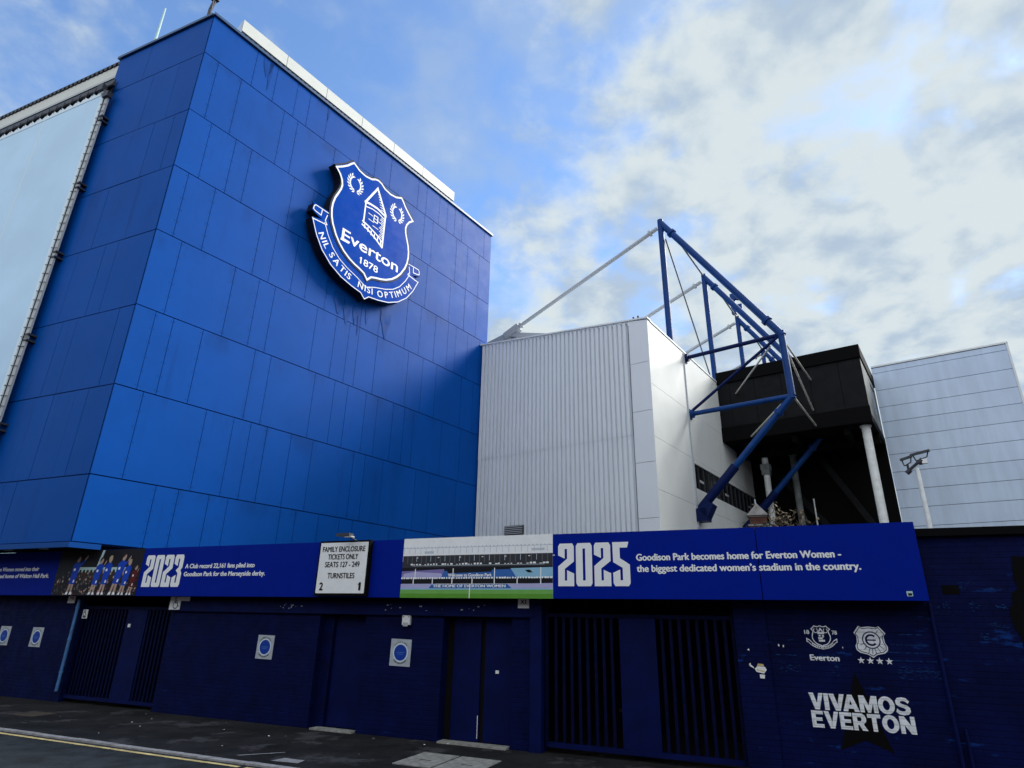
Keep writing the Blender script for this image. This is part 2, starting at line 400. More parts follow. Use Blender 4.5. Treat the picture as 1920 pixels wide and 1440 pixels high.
# concrete inspection covers set in the pavement
for i, (u0, u1) in enumerate(((-5.47, -4.84), (-4.82, -4.15))):
    t = thing('inspection_cover', ['pale concrete pavement cover, the one nearer the double door', 'pale concrete pavement cover, the one nearer the barred gate'][i], 'access cover', S((u0 + u1) / 2, 9.1, 0), ROT_S, 'concrete covers in the pavement')
    mb = MB()
    for (a, b_, c, d) in ((u0, u1, 8.62, 9.0), (u0, u1, 9.05, 9.52), (u0, (u0 + u1) / 2 - .09, 9.0, 9.05), ((u0 + u1) / 2 + .09, u1, 9.0, 9.05)):
        mb.box(S, a + .012, b_ - .012, c, d, 0.0, .012)
    mb.build('slab', M['concrete'], t)
    MB().box(S, (u0 + u1) / 2 - .085, (u0 + u1) / 2 + .085, 9.003, 9.047, 0.002, .007).build('lifting_slot', M['black'], t)

# ------------------------------------------------------------------ blue stand building
NB, EB, TOP = 9.45, -16.806, 20.40
CU = -15.15
corner = S(CU, NB, 0)
t = thing('stand_building', 'tall stadium stand clad in blue panels, towering over the street', 'stadium stand', corner, ROT_P)
def up(v, z): return Vector((v.x, v.y, z))
BASEOBJ = {'stand': t}
c0 = corner; r0 = P(EB, 20.9, 0); l0 = S(-19.65, NB, 0)
r1 = r0 - Ev * 9; l1 = l0 + N * 11
inset = 0.035
cc = S(CU - .03, NB + .05, 0)
mb = MB(); mb.prism([up(p, 3.42) for p in (cc, P(EB - inset, 20.88, 0), r1, l1, S(-19.62, NB + inset, 0))], (0, 0, TOP - .02 - 3.42))
mb.build('core_wall', M['panel_gap'], t)
ROWS = [20.38, 18.78, 16.42, 14.28, 12.03, 9.65, 7.36, 5.03, 3.44]
JB = [[7.51, 8.33, 9.18, 9.74, 10.57, 12.24, 13.09, 13.94, 15.6, 16.14, 17.0, 17.56, 18.09, 18.63, 20.34],
      [6.36, 7.18, 8.86, 9.43, 11.12, 12.8, 13.6, 14.4, 16.13, 16.68, 18.32, 19.14, 20.01],
      [6.61, 7.45, 8.02, 9.69, 10.54, 11.1, 12.8, 15.7, 16.55, 18.09, 19.12, 19.99],
      [6.33, 7.18, 8.84, 9.42, 10.25, 10.82, 11.66, 13.3, 14.2, 15.6, 16.4, 17.3, 18.12, 18.65, 19.47, 20.35],
      [6.61, 8.3, 9.14, 9.72, 11.41, 12.25, 12.86, 13.31, 14.21, 15.88, 16.73, 17.55, 19.19, 20.0],
      [6.41, 6.9, 7.75, 9.44, 10.0, 11.71, 12.54, 13.12, 13.97, 14.54, 15.34, 15.94, 16.46, 18.1, 19.3],
      [6.6, 8.33, 9.18, 9.735, 10.285, 11.16, 11.99, 13.72, 14.24, 15.11, 16.8, 17.6, 19.2],
      [7.45, 8.04, 8.89, 9.45, 11.18, 11.73, 12.6, 13.44, 13.99, 15.7, 16.5, 18.2, 19.0]]
b0 = corner.dot(B)
mb = MB()
for i, js in enumerate(JB):
    xs = [b0 + .004] + js + [20.9]
    for a, b_ in zip(xs, xs[1:]):
        d = random.uniform(0, .006)
        mb.box(P, EB - inset + .001, EB - d, a + .007, b_ - .007, ROWS[i + 1] + .014, ROWS[i] - .013)
mb.build('side_cladding', M['panel'], t, drip=True)
mb = MB(); random.seed(5)
for i, js in enumerate(JB):
    for x in js:
        n_ = 6
        for k in range(n_):
            z = ROWS[i + 1] + .12 + (ROWS[i] - ROWS[i + 1] - .24) * k / (n_ - 1)
            for dx in (-.045, .045): mb.box(P, EB + .0005, EB + .006, x + dx - .008, x + dx + .008, z - .008, z + .008)
mb.build('fixing', M['stain'], t)
JU = [[-18.0], [-17.4, -16.2], [-16.6, -15.72, -18.2], [-16.45, -17.9], [-16.63, -18.4, -17.2], [-18.1, -17.46, -15.74], [-18.2, -17.48, -16.57, -16.07], [-18.4, -17.9, -16.91]]
mb = MB()
for i, js in enumerate(JU):
    xs = [-19.65] + sorted(js) + [CU - .012]
    for a, b_ in zip(xs, xs[1:]):
        d = random.uniform(0, .006)
        mb.box(S, a + .006, b_ - .006, NB + d, NB + inset - .001, ROWS[i + 1] + .014, ROWS[i] - .012)
mb.box(S, -34, -19.66, NB + .32, NB + .37, 3.44, 18.9)
mb.build('street_cladding', M['panel'], t)
mb = MB()
mb.box(S, -19.72, CU + .02, NB - .07, NB + .25, TOP, TOP + .10)
mb.prism([up(p, TOP + .003) for p in (P(EB + .07, b0 - .03, 0), P(EB + .07, 20.97, 0), P(EB - .25, 20.97, 0), P(EB - .25, b0 + .03, 0))], (0, 0, .10))
mb.build('coping', M['coping'], t)
mb = MB(); mb.prism([up(p, TOP - .01) for p in (cc, r0 - Ev * .3, r1, l1, l0 + N * .3)], (0, 0, .05)); mb.build('roof', M['coping'], t)
mb = MB()
mb.box(S, -34, CU + .03, NB - .05, NB + .02, 3.31, 3.43)
mb.prism([up(p, 3.31) for p in (S(CU + .035, NB - .05, 0), S(CU + .19, NB + .62, 0), S(CU + .10, NB + .62, 0), S(CU - .03, NB + .03, 0))], (0, 0, .12))
mb.build('flashing', M['flash'], t)
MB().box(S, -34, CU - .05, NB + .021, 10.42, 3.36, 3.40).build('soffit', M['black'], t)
# white plant screen on the roof
e1 = EB - 1.0
sc_ = MB().box(P, e1 - .25, e1, 7.22, 19.0, 21.80, 22.33)
for bb in (8.9, 10.6, 12.3, 14.0, 15.7, 17.4): pass
scr = sc_.build('roof_screen', M['fasciawhite'], t)
mb = MB()
for bb in (9.1, 11.0, 12.9, 14.8, 16.7): mb.box(P, e1 - .003, e1 + .003, bb - .008, bb + .008, 21.80, 22.33)
mb.build('seam', M['joint'], scr)
mb = MB()
bb = 7.25
while bb < 19.0:
    mb.box(P, e1 - 3.2, e1 - .03, bb, bb + .10, 21.60, 21.79); bb += .2
mb.box(P, e1 - 3.2, e1 - .05, 7.25, 19.0, 21.56, 21.60)
mb.build('roof_sheet', M['dark_metal'], scr)
mb = MB()
for bb in (7.4, 10.2, 13.0, 15.8, 18.6): mb.box(P, e1 - .5, e1 - .38, bb, bb + .12, TOP + .05, 21.56)
mb.build('bracket', M['steel_grey'], scr)
MB().prism([P(e1 - .02, 7.2, 21.62), P(e1 - 1.7, 7.2, 21.62), P(e1 - .02, 7.2, 22.3)], B * .015).build('side_panel', M['lightblue'], scr)
# fascia of the long stand behind the banner
mb = MB().box(S, -40, -19.7, NB + .1, NB + .30, 19.78, 20.30)
fas = mb.build('gutter_fascia', M['fasciawhite'], t)
mb = MB(); u = -40
while u < -19.75:
    mb.box(S, u, u + .12, NB + .05, NB + .6, 20.30, 20.42); u += .24
mb.box(S, -40, -19.7, NB + .06, NB + .6, 20.42, 20.46)
mb.build('roof_sheet', M['dark_metal'], fas)
MB().box(S, -40, -19.7, NB + .2, NB + .5, 18.9, 19.78).build('eaves', M['dark_metal'], fas)
MB().box(S, -40, -19.7, NB + .04, NB + .1, 19.62, 19.72).build('gutter', M['steel_grey'], fas)

# unseen brick church and terrace, added to shade the street and lower walls
tt = thing('unseen_church', 'unseen brick church beyond the navy wall, added to shade the lower walls', 'church', S(33, 28, 0), ROT_S)
MB().box(S, 21, 46, 14, 42, 0, 11.5).build('wall', M['brick'], tt)
MB().prism([S(20.6, 13.7, 11.5), S(20.6, 42.3, 11.5), S(20.6, 28, 20)], U * 25.8).build('roof', M['dark_metal'], tt)
tt = thing('unseen_terrace', 'unseen brick terrace across the road, added to shade the street', 'terrace', S(-20, -11, 0), ROT_S)
MB().box(S, -90, 45, -19, -11, 0, 6.6).build('wall', M['brick'], tt)
mb = MB(); mb.prism([S(-90, -10.7, 6.6), S(-90, -19.3, 6.6), S(-90, -15, 10.2)], U * 135); mb.build('roof', M['dark_metal'], tt)
# rooftop bits
t = thing('roof_post', 'short dark post with a bent head on the blue building corner', 'roof post', S(-16.3, 10.0, TOP), ROT_S)
mb = MB(); mb.tube(S(-16.3, 10, TOP), S(-16.32, 10, 21.95), .06).tube(S(-16.32, 10, 21.93), S(-16.2, 10, 22.3), .06).tube(S(-16.2, 10, 22.28), S(-16.2, 10, 22.9), .05)
mb.build('post', M['dark_metal'], t)
MB().box(S, -16.32, -16.08, 9.85, 10.1, 22.35, 22.6).build('lamp_head', M['dark_metal'], t)
MB().path([S(-16.25, 9.95, TOP), S(-16.12, 9.93, 21.6), S(-16.16, 9.93, 22.35)], .015).build('cable', M['cable'], t)
mb = MB(); mb.tube(S(-20.16, 10.6, TOP), S(-20.12, 10.6, 24.6), .085, .03)
tag(mb.build('aerial', M['pmint'], None, S(-20.16, 10.6, TOP), ROT_S), 'thin pale whip aerial rising behind the blue roof edge', 'aerial')

# ------------------------------------------------------------------ big banner on the stand
BN = 9.2
t = thing('banner', 'huge pale blue banner laced to a steel frame beside the blue panels', 'banner', S(-19.4, BN, 5), ROT_S)
mb = MB(); mb.box(S, -32, -19.52, BN, BN + .02, 5.0, 18.43); sh_ = mb.build('sheet', M['banner'], t)
mb = MB()
for u in (-22.6, -25.7, -28.8): mb.box(S, u, u + .05, BN - .004, BN - .001, 5.0, 18.43)
mb.build('welded_seam', M['hem'], sh_)
mb = MB(); mb.box(S, -19.52, -19.385, BN - .012, BN + .02, 5.0, 18.45)
mb.box(S, -32, -19.58, BN - .012, BN + .0, 18.43, 18.53)
u = -32
while u < -19.8:
    mb.prism([S(u, BN - .012, 18.53), S(u + .42, BN - .012, 18.53), S(u + .21, BN - .012, 18.68)], N * .03); u += .42
mb.build('hem', M['hem'], t)
mb = MB().box(S, -19.35, -19.20, BN + .03, BN + .09, 4.8, 18.5)
fr_ = mb.build('frame', M['steel_grey'], t)
MB().tube(S(-32, BN + .10, 18.92), S(-19.2, BN + .10, 18.92), .07).build('top_tube', M['dark_metal'], t)
MB().box(S, -32, -19.4, BN + .16, BN + .2, 18.55, 19.3).build('back_board', M['dark_metal'], t)
mb = MB(); z = 5.05
while z < 18.4:
    mb.tube(S(-19.42, BN - .02, z + .03), S(-19.19, BN + .02, z), .010, seg=6); z += .30
u = -31.8
while u < -19.6:
    mb.tube(S(u, BN - .015, 18.6), S(u + .04, BN + .0, 18.95), .014, seg=6); u += .42
mb.build('lacing', M['dark_metal'], t)
for z in (6.58, 9.25, 12.03, 14.6, 17.35):
    mb = MB()
    for dz in (-.09, .09): mb.box(S, -19.30, -19.13, BN + .0, NB, z + dz - .025, z + dz + .025)
    mb.build('bracket', M['dark_metal'], t)
mb = MB().box(S, -19.75, -19.45, BN - .10, BN + .06, 18.62, 18.86).box(S, -19.40, -19.12, BN - .06, BN + .12, 18.25, 18.46).tube(S(-19.55, BN, 18.7), S(-19.2, BN, 18.4), .05)
mb.build('lamp_head', M['dark_metal'], t)
for u in (-18.06, -16.66):
    tag(MB().box(S, u - .1, u + .1, 9.75, 9.86, 3.335, 3.36).build('soffit_light', M['lampglass'], None, S(u, 9.8, 3.33), ROT_S), ['small soffit light under the blue overhang, nearer the building corner', 'small soffit light under the blue overhang, farther from the building corner'][u < -17], 'light')

# ------------------------------------------------------------------ crest sign
CB = 12.98
def cm(x, y, off): return P(EB + off, CB + x, y)
def sym(h): return [(-x, y) for x, y in reversed(h) if x > 1e-6] + h
half = [(0, 18.34), (.16, 18.30), (.36, 18.17), (.68, 18.11), (1.0, 18.16), (1.30, 18.32), (1.42, 18.2), (1.56, 18.02), (1.80, 17.8), (2.06, 17.6), (1.86, 17.42), (1.74, 17.22), (1.69, 17.0), (1.72, 16.8),
        (1.80, 16.58), (1.92, 16.27), (1.98, 15.98), (1.99, 15.72), (1.95, 15.42), (1.86, 15.15), (1.66, 14.78), (1.46, 14.53), (1.22, 14.31), (.92, 14.13), (.66, 14.03), (.40, 13.96), (.18, 13.88), (0, 13.68)]
shield = sym(half)
def shrink(pts, k, c=(0, 16.0)): return [(c[0] + (x - c[0]) * k, c[1] + (y - c[1]) * k) for x, y in pts]
ro = [(0, 12.9), (.2, 13.08), (.65, 13.15), (1.16, 13.28), (1.66, 13.53), (2.1, 13.91), (2.42, 14.38), (2.68, 14.95)]
ri = [(2.09, 15.03), (1.88, 14.62), (1.62, 14.25), (1.3, 13.98), (.92, 13.80), (.42, 13.64), (0, 13.45)]
ribbon = sym(ro)[:-1] + [ro[-1]] + ri[:-1] + [(0, 13.45)] + [(-x, y) for x, y in reversed(ri[:-1])]
# tidy ring: outer left->right then inner right->left
outer = [(-x, y) for x, y in reversed(ro[1:])] + ro
inner = ri + [(-x, y) for x, y in reversed(ri[:-1])]
ribbon = outer + [(x * .90, 16.0 + (y - 16.0) * .80) for x, y in inner]
tabR = [(2.02, 15.10), (2.40, 15.12), (2.70, 15.24), (2.66, 15.56), (2.03, 15.55), (1.93, 15.3)]
t = thing('crest_sign', 'large blue and white club crest fixed to the blue panelled wall', 'crest sign', P(EB, CB, 12.9), ROT_P)
mb = MB()
def slab(pts, o0, o1): mb.prism([cm(x, y, o0) for x, y in pts], Ev * (o1 - o0))
slab(shrink(shield, 1.025), .12, .48)
slab(ribbon, .12, .455); slab(tabR, .12, .45); slab([(-x, y) for x, y in reversed(tabR)], .12, .45)
mb.build('backing', M['crest_side'], t)
mb = MB(); mb.poly(shield, cm, .485); mb.build('shield_face', M['crest'], t)
mb = MB(); mb.poly(ribbon, cm, .460)
mb.poly(tabR, cm, .458); mb.poly([(-x, y) for x, y in reversed(tabR)], cm, .458)
mb.build('ribbon_face', M['crest'], t)
mb = MB()
mb.stroke(shrink(shield, .975), .07, cm, .490, True)
rs = shrink(outer, .985, (0, 15)) ; mb.stroke(rs, .032, cm, .466); mb.stroke(shrink(inner, 1.02, (0, 14.5)), .03, cm, .466)
for s in (1, -1):
    mb.stroke([(s * 2.03, 14.98), (s * 2.60, 14.92)], .04, cm, .466)
    mb.stroke([(s * x, y) for x, y in [(2.0, 15.48), (2.58, 15.50), (2.64, 15.44), (2.66, 15.30), (2.58, 15.26), (2.32, 15.22), (2.30, 15.46)]], .035, cm, .466)
    mb.stroke([(s * 2.06, 15.38), (s * 2.12, 15.12), (s * 2.02, 14.98)], .035, cm, .466)
mb.build('outline', M['white'], t)
mb = MB()
for c, a in ((.16, 0),):
    mb.stroke([(-.52, 16.92), (0, 17.90), (.55, 16.93)], .085, cm, .490)
    mb.stroke([(-.56, 16.93), (-.25, 16.99), (.1, 17.0), (.58, 16.88)], .09, cm, .4905)
    mb.stroke([(-.5, 16.75), (-.15, 16.83), (.2, 16.82), (.52, 16.72)], .045, cm, .490)
    mb.stroke([(-.49, 16.95), (-.49, 15.98)], .065, cm, .491); mb.stroke([(.53, 16.9), (.53, 15.45)], .075, cm, .491)
    mb.stroke([(-.56, 16.06), (-.2, 15.98), (.2, 15.84), (.5, 15.68)], .06, cm, .490)
    mb.stroke([(-.56, 15.90), (-.2, 15.80), (.2, 15.62), (.55, 15.42)], .07, cm, .490)
    for i in range(6):
        x = -.42 + i * .17; y = 15.96 - (x + .45) * .36; mb.stroke([(x, y + .05), (x + .01, y - .16)], .05, cm, .492)
    for i in range(13):
        y = 16.72 - i * .075; L = .16 + .10 * ((i * 7) % 5) / 4
        mb.stroke([(.53, y), (.53 - L, y + .02)], .032, cm, .4915)
    for i in range(8):
        y = 17.75 - i * .1; xr = (17.9 - y) * .55; mb.stroke([(xr, y), (xr - .07 - .02 * i, y + .0)], .03, cm, .4915)
    mb.stroke([(-.02, 16.62), (-.02, 16.34), (.17, 16.34), (.17, 16.62)], .04, cm, .492, True)
    mb.stroke([(-.02, 16.48), (.17, 16.48)], .03, cm, .4925)
    for y, xa, xb in ((16.55, -.32, -.08), (16.3, -.28, 0.0), (16.12, -.05, .25), (16.45, .2, .42)): mb.stroke([(xa, y), (xb, y - .02)], .03, cm, .492)
mb.build('tower_emblem', M['white'], t)
def laurel(mb, cx_, cy_, r, mf, off, k=1.0):
    for i in range(15):
        a = R(135 + i * (270) / 14)
        px, py = cx_ + r * math.cos(a) * .86, cy_ + r * math.sin(a)
        if i % 1 == 0:
            for s in (-1, 1):
                d = a + math.pi / 2 * (1 if i < 7.5 else -1) * -1 + s * .62
                L = .17 * k; q = Vector((math.cos(d), math.sin(d))); nrm_ = Vector((-q.y, q.x))
                p0 = Vector((px, py)); m_ = p0 + q * L * .5
                mb.poly([p0, m_ + nrm_ * L * .22, p0 + q * L, m_ - nrm_ * L * .22], mf, off)
for cxx in (-1.08, 1.12):
    mb = MB(); laurel(mb, cxx, 17.40, .34, cm, .491); mb.build('laurel', M['white'], t)
mb = MB(); text(mb, 'Everton', cm, -1.36, 14.78, 2.80, .46, .490, .013); 
mb.poly([(-1.40, 14.72), (-1.02, 14.74), (-1.02, 14.82), (-1.40, 14.80)], cm, .4925)
text(mb, '1878', cm, 0.02, 14.24, .86, .27, .490, .008, align='c')
word_on_arc(mb, 'NIL SATIS', cm, (0, 16.05), 2.80, R(-57), R(-15), .25, .466, .006)
word_on_arc(mb, 'NISI OPTIMUM', cm, (0, 16.05), 2.80, R(-9), R(57), .25, .466, .006)
mb.build('lettering', M['white'], t)
mb = MB()
for (x, y) in ((-1.2, 17.2), (1.2, 17.2), (-1.2, 15), (1.2, 15), (0, 14)): mb.tube(cm(x, y, -.01), cm(x, y, .14), .05)
mb.build('bracket', M['dark_metal'], t)

random.seed(21)
mb = MB()
def wf(x, y, off): return P(EB + off, x, y)
for (b_, z1, w_, L) in ((12.0, 12.75, .5, .9), (12.45, 12.6, .35, 1.15), (12.9, 12.55, .25, .8), (13.15, 12.4, .12, 1.0), (14.25, 12.9, .5, 1.15), (11.6, 13.0, .25, .5), (13.5, 12.6, .15, .5)):
    n_ = 5
    top = [(b_ + w_ * i / n_, z1 + .25) for i in range(n_ + 1)]; low = []
    for i in range(n_, -1, -1):
        low.append((b_ + w_ * i / n_, z1 - L * (1 - abs(i / n_ - .5) * 1.7) * random.uniform(.55, 1.0)))
    for a, c, d, e in zip(top, top[1:], low[::-1][1:], low[::-1]): mb.poly([a, c, d, e], wf, .0085)
for (b_, z1, w_, L) in ((7.75, 20.3, .4, .75), (8.0, 20.3, .15, 1.3), (10.55, 20.3, .12, .6)):
    mb.poly([(b_, z1), (b_ + w_, z1), (b_ + w_ * .8, z1 - L * .6), (b_ + w_ * .5, z1 - L), (b_ + w_ * .15, z1 - L * .5)], wf, .0085)
mb.build('water_stain', M['stain'], BASEOBJ['stand'])

# ------------------------------------------------------------------ grey and white corner building
GB, GE = 20.44, -8.48
def gtop(e): return 14.03 + (e + 16.806) * (13.10 - 14.03) / 8.326
t = thing('corner_building', 'white corner block with a grey corrugated end wall beside the blue stand', 'stadium building', P(-12, GB, 0), ROT_P)
mb = MB(); mb.prism([P(EB + .02, GB + .12, 0), P(GE - .06, GB + .12, 0), P(GE - .06, GB + .12, 13.0), P(EB + .02, GB + .12, 13.9)], B * .2); mb.build('core_wall', M['greyclad'], t)
def corrugated(e0, e1, z0, ztop, bfront, pitch=.205, depth=.11):
    mb = MB(); prof = []; e = e0
    while e < e1 - .01:
        for de, dd in ((0, 1), (.22, 1), (.34, 0), (.88, 0)):
            if e + de * pitch <= e1: prof.append((e + de * pitch, bfront + dd * depth))
        e += pitch
    vs = []
    for e, b_ in prof: vs += [P(e, b_, z0), P(e, b_, ztop(e))]
    mb.mesh(vs, [(2 * i, 2 * i + 2, 2 * i + 3, 2 * i + 1) for i in range(len(prof) - 1)])
    return mb
cw = corrugated(EB + .03, -9.29, 8.50, lambda e: gtop(e) - .03, GB)
o1 = cw.build('corrugated_wall', M['greyclad'], t)
corrugated(EB + .03, -9.29, 0.0, lambda e: 8.56, GB + .018).build('lower_sheet', M['greyclad'], o1)
mb = MB()
zs = [13.05, 11.3, 9.35, 7.4, 5.4, 3.4, 1.4, 0]
for za, zb in zip(zs, zs[1:]):
    mb.prism([P(-9.27, GB - .015, zb + .008), P(GE - .01, GB - .015, zb + .008), P(GE - .01, GB - .015, min(za - .008, gtop(GE) - .02)), P(-9.27, GB - .015, za - .008 if za < 13 else gtop(-9.27) - .02)], B * .08)
mb.build('corner_panel', M['greyclad'], t)
mb = MB()
WZ0, WZ1 = 7.13, 8.15
bj = [GB - .01, 24.18, 28.0, 31.5, 35.0]
zj = [13.05, 10.40, 8.33, 6.4, 4.3, 2.2, 0]
for i in range(4):
    for za, zb in zip(zj, zj[1:]):
        spans = [(zb, za)]
        if i >= 1:
            a = (za, zb); spans = []
            if zb >= WZ1 or za <= WZ0: spans = [(zb, za)]
            else:
                if za > WZ1: spans.append((WZ1, za))
                if zb < WZ0: spans.append((zb, WZ0))
        for lo, hi in spans:
            x0, x1 = bj[i] + (.008 if i else 0), bj[i + 1] - .008
            mb.box(P, GE - .06, GE, x0 if not (i == 1 and (lo == WZ1 or hi == WZ0)) else x0 + .22, x1, lo + .006, hi - .006)
mb.box(P, GE - .06, GE - .001, 24.19, 24.40, WZ0, WZ1)
mb.build('white_wall', M['whiteclad'], t)
MB().box(P, GE - .12, GE - .064, GB + .1, 35, 0, 13.0).build('wall_lining', M['signgrey'], t)
win = MB().box(P, GE - .063, GE - .055, 24.41, 34.9, WZ0 + .002, WZ1 - .002).build('window_strip', M['glass'], t)
mb = MB(); bb = 24.9
while bb < 34.8:
    mb.box(P, GE - .054, GE - .02, bb - .02, bb + .02, WZ0 + .004, WZ1 - .004); bb += .62
mb.build('mullion', M['dark_metal'], win)
mb = MB()
for bb in (25.0, 28.3, 31.8): mb.box(P, GE - .05, GE - .045, bb, bb + .5, WZ0 + .35, WZ0 + .45)
mb.build('window_lamp', M['lampglass'], win)
mb = MB()
mb.prism([P(EB - .1, GB - .05, 14.03), P(GE + .03, GB - .05, 13.10), P(GE + .03, GB - .05, 13.16), P(EB - .1, GB - .05, 14.09)], B * .3)
mb.box(P, GE - .3, GE + .03, GB + .26, 35, 13.06, 13.13)
mb.build('coping', M['trim'], t)
mb = MB(); mb.prism([P(EB - .1, GB + .25, 13.9), P(GE - .3, GB + .25, 13.0), P(GE - .3, 35, 13.0), P(EB - .1, 35, 13.9)], (0, 0, .05)); mb.build('roof', M['greyclad'], t)
mb = MB().box(P, GE + .001, GE + .05, 24.15, 24.22, 5.5, 13.0); mb.build('downpipe', M['signgrey'], t)
lv = MB().box(P, -15.13, -14.21, GB - .06, GB - .001, 5.17, 5.53).build('louvre_vent', M['black'], t)
mb = MB()
for i in range(5): mb.box(P, -15.11, -14.23, GB - .085, GB - .061, 5.20 + i * .07, 5.232 + i * .07)
mb.build('louvre_blade', M['steel_grey'], lv)
for e in (-9.13, -8.93): MB().tube(P(e, GB + .2, 13.0), P(e, GB + .2, 13.42), .04).build('roof_vent', M['dark_metal'], t)

# ------------------------------------------------------------------ roof support frames
def collar(mb, p, d, r): p = Vector(p); d = Vector(d).normalized(); mb.tube(p - d * .07, p + d * .07, r * 1.32, seg=16)
def frame(b, label, full=True, apex_z=20.15):
    t = thing('roof_support_frame', label, 'roof frame', P(-8.46, b, 6.1), ROT_P, 'blue tubular frames holding up the stand roof')
    ap = P(-9.1, b, apex_z); n2 = P(-4.46, b, 12.95); n1 = P(-4.40, b, 10.28); ft = P(-8.44, b, 6.18)
    mb = MB().tube(P(-9.06, b, 12.6), ap + Zv * .15, .14); mb.build('mast', M['steel_blue'], t)
    d = n2 - ap
    mb = MB().tube(ap, n2 + d.normalized() * .12, .15); collar(mb, ap + d * .11, d, .16); collar(mb, ap + d * .90, d, .16); mb.build('diagonal', M['steel_blue'], t)
    MB().tube(n2 + Zv * .12, n1 - Zv * .1, .135).build('outer_post', M['steel_blue'], t)
    d = ft - n1
    mb = MB().tube(n1 + (n1 - ft).normalized() * .1, ft, .13); collar(mb, n1 + d * .14, d, .14); st = mb.build('strut', M['steel_blue'], t)
    mb = MB().tube(n1 + d * .60, ft, .18); mb.build('sleeve', M['steel_dark'], st)
    mb = MB().box(P, GE + .001, GE + .42, b - .26, b + .26, 5.75, 6.25); mb.prism([P(GE + .42, b - .26, 5.85), P(GE + .70, b - .26, 6.35), P(GE + .42, b - .26, 6.6), P(GE + .05, b - .26, 6.25)], B * .52)
    mb.build('foot_block', M['steel_dark'], t)
    for z, zz_, dark in ((12.83, 12.92, 1), (10.25, 10.28, 0)):
        a, c = P(GE + .01, b, z), P(-4.45, b, zz_)
        mb = MB().tube(a, c, .085 if dark else .10); collar(mb, a + (c - a) * .025, c - a, .14); mb.box(P, GE + .001, GE + .06, b - .14, b + .14, z - .22, z + .2)
        mb.build('tie', M['steel_dark'] if dark else M['steel_blue'], t)
    MB().tube(P(GE + .02, b, 10.32), n2, .062).build('brace', M['steel_dark'], t)
    a, c = ap + P(-.16, 0, -.25), P(-17.7, b, 16.72)
    mb = MB().tube(a, c, .095); d = c - a; collar(mb, a + d * .045, d, .12); collar(mb, a + d * .95, d, .12); mb.build('tie_rod', M['steel_grey'], t)
    return t, ap, n2, n1
F = []
for b, lab in ((24.35, 'nearest and tallest looking blue tube frame, foot fixed to the white wall'), (30.4, 'second blue tube frame, passing through the black clad box'), (36.5, 'third blue tube frame, only its peak showing above the black box'), (42.3, 'farthest blue tube frame, a short peak behind the others')):
    F.append(frame(b, lab))
t0 = F[0][0]
def rod(name, a, b_, r, m, par=t0): return MB().tube(a, b_, r, seg=10).build(name, m, par)
rod('stay', F[0][1] + P(.2, 0, -1.0), P(-9.0, 30.2, 12.9), .035, M['cable'])
for i in (0, 1, 2): rod('stay', F[i][1] + P(.55, 0, -.75), F[i + 1][1] + P(.0, -.1, .05), .05, M['cable'], F[i][0])
rod('spacer', F[0][2] + P(-.5, .1, -.4), P(-7.62, 28.59, 12.34), .038, M['steel_cream'])
rod('spacer', F[0][2] + P(.05, .1, -.3), P(-4.30, 28.59, 12.34), .038, M['steel_cream'])
rod('spacer', F[0][2] + P(.05, .1, -.5), F[1][3] + P(.0, -.15, .05), .038, M['steel_cream'])
rod('spacer', F[0][3] + P(.05, .15, -.05), F[1][3] + P(.0, -.2, -.1), .038, M['steel_cream'])
rod('spacer', F[0][3] + P(-.45, .1, -.25), P(GE + .02, 30.97, 10.2), .048, M['steel_cream'])
mb = MB().box(P, -9.25, -8.98, 35.9, 36.2, 20.3, 21.7); mb.prism([P(-9.0, 35.9, 21.7), P(-8.5, 35.9, 21.35), P(-8.5, 35.9, 21.1), P(-9.0, 35.9, 21.3)], B * .25)
mb.box(P, -9.0, -8.6, 36.0, 36.2, 20.5, 20.9)
mb.build('bracket', M['steel_blue'], F[2][0])
# the white roof truss the tie rods hold
t = thing('roof_truss', 'pale steel roof truss peeping over the corrugated wall beside the blue panels', 'roof truss', P(-17.7, 24.35, 14), ROT_P)
nd_ = P(-17.7, 24.35, 16.72)
mb = MB()
def beam(mb, a, c, w_, h): 
    a, c = Vector(a), Vector(c); d = (c - a).normalized(); s = d.cross(Zv).normalized(); u_ = s.cross(d)
    mb.prism([a + s * w_ + u_ * h, a - s * w_ + u_ * h, a - s * w_ - u_ * h, a + s * w_ - u_ * h], c - a)
beam(mb, P(-26, 24.35, 14.9), P(-18.3, 24.35, 16.42), .12, .17); beam(mb, P(-18.3, 24.35, 16.42), P(-17.4, 24.35, 16.80), .16, .2)
beam(mb, P(-17.9, 24.35, 16.45), P(-12.6, 24.35, 14.9), .10, .12)
mb.build('chord', M['steel_grey'], t)
mb = MB()
for e in (-19.2, -18.2, -17.2, -16.4): beam(mb, P(-17.8, 24.35, 16.4), P(e, 24.35, 14.2), .05, .06)
mb.build('web', M['steel_grey'], t)

